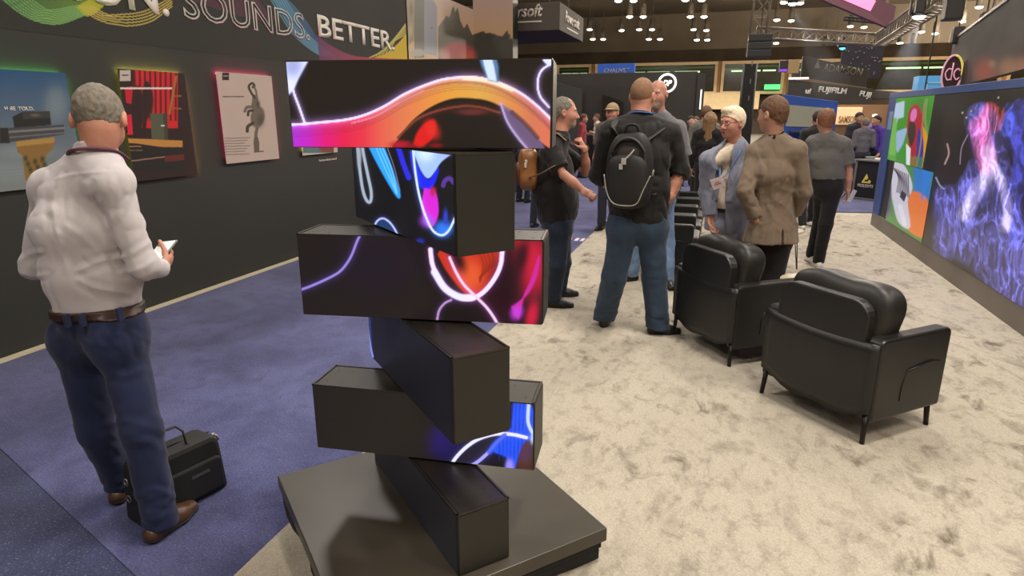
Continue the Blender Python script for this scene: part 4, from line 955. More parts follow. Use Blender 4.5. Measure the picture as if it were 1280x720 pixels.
# ================================================================== CHAIRS AND SIDE TABLES
LEA = mat('black_leather', srgb(27, 26, 24), .42, bump=(220, .25, .0015), var=(4, .12)); LEA2 = mat('black_leather_cushion', srgb(32, 30, 27), .45, bump=(200, .3, .0015), var=(5, .1)); LEGM = mat('chair_leg_metal', srgb(30, 24, 22), .35, metal=.4)
def armchair(loc, rz, label, group=None):
    t = thing('armchair', label, 'armchair', loc, rz, group); W = .375; D0, D1 = -.31, .27
    b = B(); t0 = bmesh.new()   # rear cover: tall back with rounded upper corners
    prof = rrect(-.288, .15, .288, .765, .10, 6, (0, 0, 1, 1)); prism(b, prof, 1, D0, D0+.07, .012); obj('backrest', b, LEA, t)
    b = B(); n = 14; grid = []
    for i in range(n+1):    # loose leather cover over the lower back
        row = []
        for j in range(9):
            x = -W+.012+(2*W-.024)*i/n; top_ = .56-.02*math.sin(PI*i/n); lowz = .17-.06*math.sin(PI*i/n)+.012*math.sin(i*.9+1); z = lowz+(top_-lowz)*j/8; bul = .010*math.sin(PI*i/n)*math.cos(z*9)+.006*math.sin(i*1.9+j)
            row.append((x, D0-.002-abs(bul)*.7*math.sin(PI*min(1, (8-j)/4+.05)), z))
        grid.append(row)
    vf = [[b.verts.new(q) for q in r] for r in grid]; vb = [[b.verts.new((q[0], D0+.05, q[2])) for q in r] for r in grid]
    for i in range(n):
        for j in range(8): b.faces.new((vf[i][j], vf[i+1][j], vf[i+1][j+1], vf[i][j+1])); b.faces.new((vb[i][j], vb[i][j+1], vb[i+1][j+1], vb[i+1][j]))
        b.faces.new((vf[i][0], vb[i][0], vb[i+1][0], vf[i+1][0])); b.faces.new((vf[i][8], vf[i+1][8], vb[i+1][8], vb[i][8]))
    for j in range(8): b.faces.new((vf[0][j], vf[0][j+1], vb[0][j+1], vb[0][j])); b.faces.new((vf[n][j], vb[n][j], vb[n][j+1], vf[n][j+1]))
    obj('rear_cover', b, LEA, t, True)
    for s in (-1, 1):
        b = B(); x0, x1 = (W-.088, W) if s > 0 else (-W, -W+.088)
        prism(b, rrect(D0+.02, .13, D1, .585, .035, 4, (0, 0, 1, 1)), 0, x0, x1, .014); a = obj('arm', b, LEA, t)
        b = B(); xs = s*W; tube(b, [(xs+s*.002, .20, .40), (xs+s*.004, .12, .415), (xs+s*.004, .04, .402), (xs+s*.002, -.06, .388)], .006, 6); tube(b, [(xs+s*.001, -.06, .388), (xs+s*.001, -.085, .30), (xs+s*.001, -.085, .22)], .003, 5); obj('pocket', b, mat('leather_seam', srgb(16, 15, 14), .5), a, True)
    b = B(); box(b, (-W+.09, D0+.06, .16), (W-.09, D1-.02, .32), .02); obj('seat_base', b, LEA, t)
    b = B(); pillow(b, (0, .03, .375), (.285, .30, .075), .35, lump=.02, seed=3); obj('seat_cushion', b, LEA2, t, True)
    b = B(); M = Matrix.Translation((0, D0+.17, .60)) @ Matrix.Rotation(math.radians(-10), 4, 'X'); pillow(b, (0, 0, 0), (.325, .115, .235), .50, 40, 24, M=M, lump=.04, seed=5); obj('back_cushion', b, LEA2, t, True)
    for sx in (-1, 1):
        for sy, y in ((-1, D0+.025), (1, D1-.05)):
            b = B(); cyl(b, (sx*(W-.03)+sx*.006, y+sy*.010, 0), (sx*(W-.035), y, .16), .013, .016, 10); obj('leg', b, LEGM, t, True)
    return t
TH = math.radians(42); rz = TH-PI/2; fw = np.array([math.cos(TH), math.sin(TH), 0]); rt = np.array([fw[1], -fw[0], 0])
def chair_center(mid_rear): return tuple(np.array([*mid_rear, 0])+fw*.285)
A = armchair(chair_center((.640, 3.716)), rz, 'nearest black leather armchair with pocket on its side')
Bc = dup(A, chair_center((.030, 4.628)), math.radians(36)-PI/2, 'black leather armchair between the nearest one and the man with the backpack')
ROW = [(6.96, 'first of the row of black armchairs behind the man with the backpack'), (7.73, 'second of the row of black armchairs'), (8.50, 'third of the row of black armchairs'), (9.27, 'fourth and farthest of the row of black armchairs')]
for i, (y, lab) in enumerate(ROW): dup(A, (-.415, y+.13, 0), -PI/2, lab, 'row of armchairs facing the video wall')
WT_ = mat('white_table_top', srgb(214, 200, 176), .35); HP = mat('hairpin_steel', srgb(44, 38, 34), .35, metal=.7)
def table(loc, label, r=.25, z=.46):
    t = thing('side_table', label, 'table', loc); b = B(); lathe(b, [(r-.012, z-.024), (r, z-.016), (r, z-.004), (r-.004, z)], seg=40); obj('table_top', b, WT_, t)
    for k in range(3):
        a = 2*PI*k/3+.0; c, s_ = math.cos(a), math.sin(a); f = lambda rr, tt, zz: (rr*c-tt*s_, rr*s_+tt*c, zz)
        b = B(); tube(b, [f(r*.62, .035, z-.02), f(r*.92, .006, .01), f(r*.92, -.006, .01), f(r*.62, -.035, z-.02)], .0055, 7); obj('leg', b, HP, t, True)
    return t
ta = table((.76, 5.20, 0), 'round white side table between the two nearest armchairs', .20); tb = dup(ta, (.80, 7.50, 0), .3, 'round white hairpin side table behind the man in the taupe blazer', None)
# ================================================================== THE PEOPLE OF THE PHOTO
def fab(name, c, b=.35, rough=.85, var=.06, scale=400): return mat(name, srgb(*c), rough, bump=(scale, b, .001), var=(9, var), sheen=.1, spec=.25)
V3 = lambda *a: np.array(a, float)
def base_thing(label, J): t = thing('person', label, 'person', (J['o'][0], J['o'][1], 0)); return t, np.array([J['o'][0], J['o'][1], 0.])
SHOE_BR, SOLE_D = mat('brown_leather_shoe', srgb(74, 50, 34), .35, bump=(80, .2, .002)), mat('dark_rubber_sole', srgb(24, 21, 19), .7)
SHOE_BK, SHOE_WH, SOLE_W = mat('black_shoe', srgb(26, 24, 23), .45), mat('white_sneaker', srgb(214, 208, 200), .6), mat('white_rubber', srgb(225, 220, 212), .6)
HAIRS = {'grey': mat('grey_hair', srgb(112, 104, 92), .7, bump=(160, .6, .003), var=(60, .3)), 'white': mat('white_hair', srgb(226, 206, 176), .6, bump=(120, .5, .003), var=(50, .15)),
         'brown': mat('brown_hair', srgb(96, 66, 42), .7, bump=(160, .5, .003), var=(60, .25)), 'ginger': mat('ginger_hair', srgb(116, 74, 46), .7, bump=(160, .5, .003), var=(60, .2)),
         'buzz': mat('buzzed_hair', srgb(134, 98, 70), .7, bump=(300, .4, .001), var=(40, .15)), 'dark': mat('dark_hair', srgb(44, 34, 28), .7, bump=(160, .4, .003)), 'silver': mat('silver_beard', srgb(150, 134, 120), .75, bump=(200, .5, .002), var=(70, .2))}
# ---------------- 1 man in the white shirt
fR, fL = on_floor(203, 668), on_floor(158, 622)
J = std_pose(-2.24, 1.81, (-.62, .78), 1.76)
J.update(head=at_D(124, 150, 2.44), neck=at_D(121, 196, 2.41), shR=at_D(141, 230, 2.33), shL=at_D(62, 236, 2.45), elR=at_D(179, 332, 2.33), wrR=at_D(203, 336, 2.55), elL=at_D(44, 332, 2.47), wrL=at_D(92, 352, 2.68),
         pel=at_D(124, 395, 2.40), hipR=at_D(150, 424, 2.38), hipL=at_D(100, 428, 2.46), knR=at_D(177, 535, 2.30), knL=at_D(122, 535, 2.45),
         anR=fR+V3(0, 0, .085), anL=fL+V3(-.02, .0, .085))
J['toeR'] = fR+V3(-.01, .22, .03); J['toeL'] = fL+V3(-.12, .20, .03)
J['hf'] = unit([-.52, .70, -.62]); J['hu'] = V3(-.25, .30, .9); J['o'] = V3(-2.24, 1.81, 0); J['neck_r'] = .049
J['handR'] = (V3(-.30, .75, .25), V3(-.7, -.2, .3), V3(-.2, .2, 1.)); J['curlR'] = (35, 45, 35)
S = dict(rd=.112, s=1.50, rw=.104, rh=.104, waist=J['pel'][2]+.045, legs=(.092, .074, .070), rp=.108, rs=.054)
LMF = [([(77, 207), (67, 247), (64, 265)], 4, .005), ([(108, 232), (116, 262), (133, 283)], 4, .006), ([(124, 252), (142, 290), (151, 328)], 4, .006), ([(98, 338), (126, 327), (151, 322)], 3.5, .006), ([(100, 350), (118, 360), (160, 367)], 3.5, .005), ([(84, 283), (100, 294), (121, 314)], 3.5, .004),
       ([(147, 324), (168, 316), (188, 303)], 3.5, .005), ([(152, 342), (176, 336), (192, 326)], 3, .004), ([(24, 326), (36, 318), (50, 315)], 3, .005), ([(26, 342), (42, 346), (56, 344)], 3, .004), ([(140, 228), (136, 250), (139, 276)], 3, .004), ([(66, 262), (72, 300), (84, 338)], 4, .004), ([(70, 224), (100, 217), (146, 214)], 1.6, .0018), ([(160, 250), (150, 275), (146, 300)], 3, .004)]
LEGF = [([(92, 420), (118, 432), (150, 430)], 3, .003), ([(150, 408), (190, 428), (198, 442)], 2.5, .003), ([(112, 452), (150, 470), (180, 462)], 4, .005), ([(128, 532), (160, 528), (205, 540)], 4, .005), ([(150, 560), (180, 552), (210, 566)], 4, .004), ([(110, 500), (130, 520), (140, 545)], 4, .004), ([(170, 620), (195, 612), (218, 622)], 3.5, .005), ([(124, 560), (140, 556), (150, 566)], 3, .004)]
S['lines'] = LEGF
t, off = base_thing('man in a white shirt and navy trousers with his back turned, reading a phone', J)
body_obj(J, S, SKIN['ruddy'], t, off, .0042, .004)
hair_obj(J, t, off, HAIRS['grey'], th=.007, cut=-.010, nape=.0, rough=.003, h=.004)
WSH = fab('white_shirt_cotton', (192, 186, 188), .15, .8, .03)
top_obj('shirt', J, dict(S, rd=.118, rw=.106, rh=.100), WSH, t, off, 'long', amp=.004, h=.0055, hem=J['pel'][2]+.03, ru=.055, re=.051, rwr=.039, ak=.03, collar=(.066, .042), fs=(13, 13, 8), lines=LMF)
bottom_obj(J, S, fab('navy_chino', (32, 40, 70), .3, .85, .12), t, off, h=.008)
belt = belt_obj(J, S, mat('brown_leather_belt', srgb(56, 34, 28), .4), t, off, J['pel'][2]+.028)
shoes_obj(J, SHOE_BR, SOLE_D, t, off, .005)
for u_, v_ in ((84, 401), (103, 400), (150, 393)):
    p_ = at_D(u_, v_, 2.26); b = B(); box(b, (-.006, -.012, -.026), (.006, .012, .026), .002, M=Matrix.Translation(Vector(tuple(p_-off)))); obj('belt_loop', b, MATS['navy_chino'], belt)
NL = mat('lanyard_maroon', srgb(96, 52, 68), .7); hd = head_frame(J); nk = J['neck']
lanyard_obj(J, NL, t, off, [nk+J['R']*.092+J['F']*.03+V3(0, 0, -.012), nk+J['R']*.072-J['F']*.045+V3(0, 0, .022), nk+J['R']*.03-J['F']*.080+V3(0, 0, .034), nk-J['R']*.03-J['F']*.080+V3(0, 0, .034), nk-J['R']*.072-J['F']*.045+V3(0, 0, .022), nk-J['R']*.092+J['F']*.03+V3(0, 0, -.012)], .011, thick=.6)
# glasses temple
c, Fm = J['head'], head_frame(J); b = B()
for s in (-1, 1): tube(b, [c+Fm@V3(.078*s, -.004, .020)-off, c+Fm@V3(.077*s, .05, .016)-off, c+Fm@V3(.066*s, .104, .012)-off], .0022, 6)
obj('glasses', b, mat('glasses_frame', srgb(40, 34, 32), .3), t, True)
# the phone or tablet in his hand
ph = thing('tablet', 'light tablet with white screen held by the man in the white shirt', 'tablet', tuple(at_D(200, 316, 2.60)))
X_, Y_ = unit(at_D(213, 302, 2.68)-at_D(190, 306, 2.62)), None; a_, b_, c_ = at_D(184, 328, 2.60), at_D(203, 326, 2.58), at_D(213, 302, 2.70)
ex = unit(b_-a_); ez = unit(np.cross(ex, c_-b_)); ey = np.cross(ez, ex)
Mt = Matrix([[*map(float, r)] for r in np.column_stack([ex, ey, ez])]).to_4x4()
tb_ = B(); box(tb_, (-.045, -.075, -.004), (.045, .075, .004), .003, M=Mt); obj('case', tb_, mat('tablet_case', srgb(110, 118, 112), .4), ph)
tb_ = B(); box(tb_, (-.040, -.068, .0041), (.040, .068, .0048), M=Mt); obj('screen', tb_, mat('tablet_screen', (.8, .85, .8), .3, emit=((.85, .9, .82), .55)), ph)

# ---------------- briefcase at his feet
BAG = mat('briefcase_black_nylon', srgb(17, 16, 16), .7, bump=(500, .3, .001)); ZIP = mat('zip_nickel', srgb(170, 160, 150), .3, metal=.9); BGT = mat('briefcase_strap', srgb(30, 27, 26), .7)
g0, g1 = on_floor(188, 662), on_floor(284, 611); d_ = unit(g1-g0); n_ = np.array([-d_[1], d_[0], 0]); Lb = np.linalg.norm(g1-g0); mid = .5*(g0+g1)+n_*.085
bag = thing('briefcase', 'black soft briefcase on the blue carpet at the feet of the man in white shirt', 'briefcase', tuple(mid), math.atan2(d_[1], d_[0]))
Lh = max(.20, Lb/2)
b = B(); prism(b, rrect(-Lh, .0, Lh, .285, .05, 5, (0, 0, 1, 1)), 1, -.075, .075, .022)
for v in b.verts: v.co.x *= 1-.10*max(0, v.co.z)/.28
obj('body', b, BAG, bag)
b = B(); prism(b, rrect(-Lh*.86, .03, Lh*.86, .19, .03, 4), 1, -.094, -.070, .010); pk = obj('front_pocket', b, BAG, bag)
b = B(); box(b, (.02, -.0965, .135), (.105, -.0945, .150)); obj('metal_badge', b, mat('badge_plate', srgb(120, 116, 112), .25, metal=.8), pk)
b = B(); tube(b, [(-.055, -.045, .27), (-.055, -.03, .345), (-.03, -.02, .375), (.02, -.02, .375), (.045, -.03, .345), (.045, -.045, .27)], .008, 8, flat=.6); obj('handle', b, BGT, bag, True)
b = B(); tube(b, [(-Lh*.9, 0, .272), (0, 0, .289), (Lh*.88, 0, .272)], .004, 6); z_ = obj('zip', b, mat('zip_tape', srgb(14, 13, 13), .6), bag)
b = B(); tube(b, [(Lh*.86, -.03, .275), (Lh*.93, -.045, .262), (Lh*.95, -.05, .240)], .005, 6); box(b, (Lh*.80, -.05, .262), (Lh*.88, -.042, .282)); obj('zip_pull', b, ZIP, bag, True)
b = B()
for z in (.21, .13): tube(b, [(-Lh-.004, .0+.016*math.cos(a), z+.016*math.sin(a)) for a in np.linspace(0, 2*PI, 14)[:-1]], .003, 5, closed=True, up=(1, 0, 0))
obj('strap_ring', b, ZIP, bag, True)

# ---------------- 2 man with the black backpack
J = std_pose(-.54, 4.87, (.08, 1), 1.87)
fR, fL = on_floor(821, 417), on_floor(755, 407)
J.update(head=at_D(803, 121, 4.90), neck=at_D(801, 147, 4.85), shR=at_D(838, 168, 4.78), shL=at_D(763, 166, 4.80), elR=at_D(850, 214, 4.80), wrR=at_D(837, 246, 4.74), elL=at_D(749, 218, 4.90), wrL=at_D(768, 240, 5.10),
         pel=at_D(797, 268, 4.82), hipR=at_D(814, 288, 4.80), hipL=at_D(779, 288, 4.82), knR=at_D(818, 345, 4.80), knL=at_D(768, 345, 4.82), anR=fR+V3(0, 0, .085), anL=fL+V3(0, 0, .085))
J['toeR'] = fR+V3(.24, .07, .03); J['toeL'] = fL+V3(-.02, .25, .03); J['hf'] = unit([.25, .97, -.05]); J['neck_r'] = .066
J['handR'] = (V3(-.45, -.1, -.9), V3(-.6, .6, .2), V3(.2, .8, -.2)); J['curlR'] = (20, 30, 25)
S = dict(rd=.145, s=1.42, rw=.150, rh=.150, waist=J['pel'][2]+.0, legs=(.106, .090, .088), rp=.125, rs=.070)
t, off = base_thing('big man in black shirt and blue jeans, back turned, with black backpack', J)
body_obj(J, S, SKIN['ruddy'], t, off, .0055, .0045); hair_obj(J, t, off, HAIRS['buzz'], th=.003, cut=.002, rough=.001, h=.005)
BSH = fab('black_shirt', (31, 29, 28), .2, .75, .08)
top_obj('shirt', J, S, BSH, t, off, 'rolled', amp=.008, h=.009, hem=J['pel'][2]-.055, ru=.080, re=.072, collar=(.075, .03))
BSF = bottom_obj(J, S, fab('blue_jeans', (50, 64, 82), .4, .9, .14, 250), t, off)
shoes_obj(J, SHOE_BK, SOLE_D, t, off, .0065)
nk = J['neck']; lanyard_obj(J, mat('lanyard_blue', srgb(40, 100, 190), .6), t, off, [nk+J['R']*s+J['F']*f+V3(0, 0, z) for s, f, z in ((.088, .02, .02), (.07, -.05, .032), (0, -.088, .040), (-.07, -.05, .032), (-.088, .02, .02))], .015)
# backpack
R_, F_ = J['R'], J['F']; bc = at_D(787, 214, 4.62); bp = thing('backpack', 'black backpack with light piping worn by the big man in black shirt', 'backpack', tuple(bc), math.atan2(F_[1], F_[0])-PI/2)
PK, PKG = mat('backpack_black_nylon', srgb(26, 24, 24), .6, bump=(300, .3, .001)), mat('backpack_dark_grey', srgb(52, 48, 46), .6, bump=(300, .3, .001)); PIPE = mat('reflective_piping', srgb(150, 146, 138), .4)
b = B(); pillow(b, (0, 0, 0), (.170, .085, .27), .55, 36, 24, lump=.02, seed=2)
for v in b.verts: v.co.x *= 1-.16*max(0, v.co.z/.27)
obj('body', b, PK, bp, True)
b = B(); pillow(b, (0, -.07, -.06), (.150, .060, .185), .6, 32, 20, lump=.02, seed=4); pk = obj('front_pocket', b, PK, bp, True)
b = B(); tube(b, catmull([(-.165, -.09, -.02), (-.135, -.115, -.14), (-.085, -.128, -.215), (0, -.132, -.232), (.085, -.128, -.215), (.125, -.115, -.12), (.165, -.085, -.02)]), .0045, 6); obj('piping', b, PIPE, pk, True)
b = B(); tube(b, catmull([(-.12, -.07, .06), (-.11, -.085, .15), (-.06, -.09, .215), (0, -.09, .235), (.06, -.09, .215), (.11, -.085, .15), (.12, -.07, .06)]), .018, 8, flat=.5); obj('top_panel_rim', b, PKG, bp, True)
b = B(); pillow(b, (0, -.075, .13), (.085, .022, .055), .8, 24, 14); obj('top_pocket', b, PKG, bp, True)
b = B(); box(b, (-.035, -.140, .055), (.0, -.128, .10), .004); box(b, (-.05, -.138, .02), (-.022, -.128, .06), .004); tube(b, [(-.01, -.135, .09), (.03, -.13, .13), (.05, -.12, .16)], .006, 6); obj('pocket_logo', b, mat('backpack_logo_grey', srgb(172, 168, 160), .4), bp)
b = B(); tube(b, catmull([(-.05, .02, .265), (-.035, .01, .315), (0, .005, .325), (.035, .01, .315), (.05, .02, .265)]), .010, 8); obj('handle', b, PK, bp, True)
b = B(); tube(b, [(.172+.004*math.sin(a), -.03+.012*math.cos(a), -.005+.02*math.sin(a)) for a in np.linspace(0, 2*PI, 12)[:-1]], .006, 6, closed=True, up=(1, 0, 0)); obj('side_buckle', b, PIPE, bp, True)
def loc(P, o=bp, c=bc, ang=math.atan2(F_[1], F_[0])-PI/2):
    q = np.asarray(P)-c; return (q[0]*math.cos(-ang)-q[1]*math.sin(-ang), q[0]*math.sin(-ang)+q[1]*math.cos(-ang), q[2])
for s, sh in ((1, J['shR']), (-1, J['shL'])):
    b = B(); tube(b, catmull([loc(bc+R_*.08*s+V3(0, 0, .20)+F_*.05), loc(sh-R_*s*.045-F_*.085+V3(0, 0, .045)), loc(sh-R_*s*.05+V3(0, 0, .088)), loc(sh-R_*s*.05+F_*.085+V3(0, 0, .02)), loc(sh-R_*s*.03+F_*.13+V3(0, 0, -.13)), loc(sh+R_*s*.0+F_*.06+V3(0, 0, -.32)), loc(bc+R_*.16*s+V3(0, 0, -.17)+F_*.07)]), .026, 8, flat=.28); obj('shoulder_strap', b, PKG, bp, True)

# ---------------- 3 grey haired man in profile, brown backpack
J = std_pose(-1.28, 5.40, (cw, sw), 1.75)
fR, fL = on_floor(691, 384), on_floor(699, 371)
J.update(head=at_D(706, 141, 5.50), neck=at_D(700, 170, 5.48), shR=at_D(689, 190, 5.33), shL=at_D(694, 184, 5.66), elR=at_D(704, 218, 5.22), wrR=at_D(731, 240, 5.16), elL=at_D(733, 215, 5.62), wrL=at_D(730, 186, 5.52),
         pel=at_D(695, 268, 5.50), hipR=at_D(699, 288, 5.42), hipL=at_D(701, 286, 5.56), knR=at_D(697, 332, 5.40), knL=at_D(703, 328, 5.58), anR=fR+V3(0, 0, .085), anL=fL+V3(0, 0, .085))
J['toeR'] = fR+V3(.22, .05, .03); J['toeL'] = fL+V3(.20, .10, .03); J['hf'] = unit([.97, .24, -.02]); J['neck_r'] = .060
J['handR'] = (V3(.8, .1, -.45), V3(-.2, .6, -.8), V3(.2, -.1, .9)); J['curlR'] = (70, 80, 50); J['handL'] = (V3(-.35, -.35, .85), V3(-.9, .2, -.2), V3(.1, -.9, .1)); J['curlL'] = (60, 70, 50)
S = dict(rd=.165, s=1.15, rw=.172, rh=.165, waist=J['pel'][2]-.02, legs=(.096, .078, .076), rp=.115, rs=.068, belly=(.05, .10, .15))
t, off = base_thing('grey haired man in profile beside the stack, black short sleeved shirt and jeans', J)
body_obj(J, S, SKIN['ruddy'], t, off, .0055, .0045); hair_obj(J, t, off, HAIRS['grey'], th=.008, cut=.006, nape=.018, rough=.005, h=.005, tw=(0, -.010, -.002)); beard_obj(J, t, off, HAIRS['silver'], th=.0025, low=-.060); eyes_obj(J, t, off); brow_obj(J, t, off, HAIRS['grey'])
top_obj('shirt', J, S, fab('black_polo', (30, 28, 27), .2, .8, .08), t, off, 'short', amp=.006, h=.009, hem=J['pel'][2]-.06, ru=.082, re=.070, collar=(.068, .035), seed=4)
bottom_obj(J, S, fab('dark_jeans', (38, 47, 62), .4, .9, .14, 250), t, off); shoes_obj(J, SHOE_BK, SOLE_D, t, off, .0065)
nk = J['neck']; lanyard_obj(J, mat('lanyard_pale_blue', srgb(110, 120, 150), .7), t, off, [nk+J['R']*s+J['F']*f+V3(0, 0, z) for s, f, z in ((.06, -.05, .03), (.085, .0, .02), (.06, .08, -.03), (.02, .14, -.09))], .008)
BRN = mat('backpack_brown_leather', srgb(132, 84, 42), .45, bump=(30, .3, .004), var=(9, .3)); bc = at_D(660, 211, 5.48)
bp = thing('backpack', 'brown leather backpack worn by the grey haired man in profile', 'backpack', tuple(bc), math.atan2(cw*0+sw, cw)-PI/2)
b = B(); pillow(b, (0, 0, 0), (.15, .085, .175), .6, 30, 20, lump=.06, seed=7); obj('body', b, BRN, bp, True)
b = B(); pillow(b, (0, -.06, -.04), (.11, .05, .10), .6, 24, 16, lump=.05, seed=9); obj('front_pocket', b, mat('backpack_dark_brown', srgb(84, 50, 28), .5), bp, True)
b = B(); box(b, (.10, -.03, .06), (.155, -.01, .085), .004); box(b, (.12, -.035, .02), (.157, -.015, .06), .004); obj('buckle', b, mat('buckle_pale', srgb(190, 184, 172), .4), bp)
def loc2(P): return loc(P, bp, bc, math.atan2(sw, cw)-PI/2)
b = B(); tube(b, catmull([loc2(at_D(662, 222, 5.32)), loc2(at_D(676, 217, 5.24)), loc2(at_D(690, 209, 5.20)), loc2(at_D(700, 203, 5.22))]), .016, 8, flat=.4); obj('shoulder_strap', b, mat('strap_brown', srgb(104, 76, 58), .6), bp, True)
b = B(); tube(b, catmull([loc2(at_D(664, 190, 5.45)), loc2(at_D(678, 172, 5.40)), loc2(at_D(694, 166, 5.38)), loc2(at_D(708, 176, 5.36))]), .016, 8, flat=.4); obj('shoulder_strap', b, mat('strap_tan', srgb(140, 112, 76), .6), bp, True)

# ---------------- 4 bald man behind the backpack man
J = std_pose(-.52, 6.42, (.02, -1), 1.86)
fL, fR = on_floor(834, 358), on_floor(789, 351)
J.update(head=at_D(822, 118, 6.38), neck=at_D(824, 143, 6.42), shL=at_D(848, 161, 6.42), shR=at_D(799, 160, 6.42), elL=at_D(856, 205, 6.40), wrL=at_D(846, 236, 6.30), elR=at_D(792, 205, 6.45), wrR=at_D(796, 236, 6.35),
         pel=at_D(818, 240, 6.42), hipL=at_D(830, 254, 6.42), hipR=at_D(806, 254, 6.42), knL=at_D(834, 304, 6.40), knR=at_D(796, 304, 6.42), anL=fL+V3(0, 0, .085), anR=fR+V3(0, 0, .085))
J['toeL'] = fL+V3(.08, -.24, .03); J['toeR'] = fR+V3(-.22, -.12, .03); J['hf'] = unit([-.25, -.96, -.08])
S = dict(rd=.128, s=1.45, rw=.125, rh=.125, waist=J['pel'][2], legs=(.09, .07, .066))
t, off = base_thing('tall bald man in grey shirt and light jeans facing the backpack man', J)
body_obj(J, S, SKIN['ruddy'], t, off, .0055, .005, jaw=1.02); beard_obj(J, t, off, HAIRS['silver'], th=.004); eyes_obj(J, t, off); brow_obj(J, t, off, HAIRS['grey'])
top_obj('shirt', J, S, fab('grey_patterned_shirt', (108, 106, 108), .3, .85, .22, 60), t, off, 'short', amp=.007, h=.010, hem=J['pel'][2]-.08, ru=.075, re=.075, seed=6)
bottom_obj(J, S, fab('light_blue_jeans', (112, 136, 168), .4, .9, .12, 250), t, off); shoes_obj(J, SHOE_BK, SOLE_D, t, off, .007)

# ---------------- 5 white haired man in the blue grey suit
FW = unit([-.42, -.91, 0]); J = std_pose(.13, 5.92, FW, 1.78)
J.update(head=at_D(915, 154, 5.58), neck=at_D(919, 181, 5.62), shR=at_D(885, 201, 5.50), shL=at_D(944, 199, 5.76), elR=at_D(883, 240, 5.56), wrR=at_D(888, 272, 5.50), elL=at_D(948, 240, 5.78), wrL=at_D(943, 272, 5.66),
         pel=at_D(911, 266, 5.62), hipR=at_D(904, 286, 5.60), hipL=at_D(922, 286, 5.66), knR=at_D(904, 332, 5.60), knL=at_D(922, 332, 5.66))
for n, u in (('R', 905), ('L', 923)): p = at_D(u, 378, 5.62); J['an'+n] = V3(p[0], p[1], .085); J['toe'+n] = J['an'+n]+FW*.2+V3(0, 0, -.05)
J['hf'] = unit([-.66, -.75, -.03]); J['neck_r'] = .062
S = dict(rd=.138, s=1.34, rw=.135, rh=.130, waist=J['pel'][2]+.05, legs=(.098, .082, .080), rp=.112, rs=.064, belly=(.03, .12, .13))
t, off = base_thing('white haired man with glasses and name badge in light blue grey suit', J)
body_obj(J, S, SKIN['ruddy'], t, off, .0045, .0045, jaw=1.08, mouth_open=1.)
hair_obj(J, t, off, HAIRS['white'], th=.016, cut=-.004, nape=.0, rough=.004, h=.0045, tw=(.004, -.008, .004), sweep=((.01, .055, .105), (.055, .045, .028)))
eyes_obj(J, t, off); brow_obj(J, t, off, HAIRS['white'])
c, Fm = J['head'], head_frame(J); b = B()
for s in (-1, 1):
    tube(b, [c+Fm@V3(.032*s+.021*math.cos(a), .106-.012*abs(.032*s+.021*math.cos(a))/.05, .004+.016*math.sin(a))-off for a in np.linspace(0, 2*PI, 15)[:-1]], .0022, 6, closed=True, up=tuple(Fm[:, 1]))
    tube(b, [c+Fm@V3(.053*s, .094, .008)-off, c+Fm@V3(.074*s, .05, .012)-off, c+Fm@V3(.080*s, -.006, .012)-off], .002, 6)
tube(b, [c+Fm@V3(-.011, .112, .008)-off, c+Fm@V3(.011, .112, .008)-off], .002, 6); obj('glasses', b, mat('glasses_red_brown', srgb(110, 50, 44), .3), t, True)
b = B(); tube(b, [c+Fm@V3(x, y, z)-off for x, y, z in ((-.016, .099, -.071), (0, .103, -.073), (.016, .099, -.071))], .0045, 8, flat=.9); obj('open_mouth', b, mat('mouth_dark', srgb(70, 24, 20), .5), t, True)
CSH = fab('cream_shirt', (226, 208, 186), .12, .8, .04); SUIT = fab('blue_grey_suit', (132, 136, 152), .3, .85, .07)
top_obj('shirt', J, dict(S, rd=.118, rw=.130, rh=.124, rs=.042, rn=.050), CSH, t, off, 'none', amp=.004, h=.007, hem=J['pel'][2]+.03, collar=(.060, .030), seed=3)
R_, F_, U_ = J['R'], J['F'], V3(0, 0, 1); ctr = .5*(J['shR']+J['shL'])
def open_front(P, d, half_w=.034, topw=.042):
    q = P-J['pel']; s = q@R_-.0; f = q@F_; z = q[:, 2]
    zz = np.clip((z-.08)/.45, 0, 1); wd = half_w+(topw-half_w)*zz+.05*np.clip(-z-.0, 0, 1)
    lap = (np.abs(s) < wd+.055) & (f > 0) & (z > .12); d = d-.009*lap
    return np.maximum(d, np.minimum(wd-np.abs(s-.004), f-.0))
top_obj('suit_jacket', J, dict(S, rd=.150, rw=.152, rh=.152, drop=.14, rn=.074), SUIT, t, off, 'long', amp=.005, h=.007, hem=J['pel'][2]-.16, ru=.070, re=.062, rwr=.052, tmod=open_front, collar=(.074, .012), seed=8)
bottom_obj(J, S, SUIT, t, off); belt_obj(J, S, mat('black_belt', srgb(20, 18, 18), .4), t, off, J['pel'][2]+.035); shoes_obj(J, SHOE_BR, SOLE_D, t, off, .008)
bd = at_D(897, 229, 5.34); nk = J['neck']
lanyard_obj(J, mat('lanyard_sky_blue', srgb(90, 130, 190), .6), t, off, [nk+R_*.06+V3(0, 0, .02), nk+R_*.075+F_*.10+V3(0, 0, -.05), nk+R_*.04+F_*.175+V3(0, 0, -.20), bd+V3(.015, 0, .055)], .007)
lanyard_obj(J, mat('lanyard_sky_blue', srgb(90, 130, 190), .6), t, off, [nk-R_*.07+V3(0, 0, .02), nk-R_*.085+F_*.11+V3(0, 0, -.07), nk-R_*.03+F_*.185+V3(0, 0, -.24), bd+V3(.03, 0, .05)], .007)
b = B(); Mb = Matrix.Translation(Vector(bd-off)) @ Matrix.Rotation(math.atan2(F_[1], F_[0])+PI/2, 4, 'Z') @ Matrix.Rotation(math.radians(-22), 4, 'Y') @ Matrix.Rotation(math.radians(10), 4, 'X')
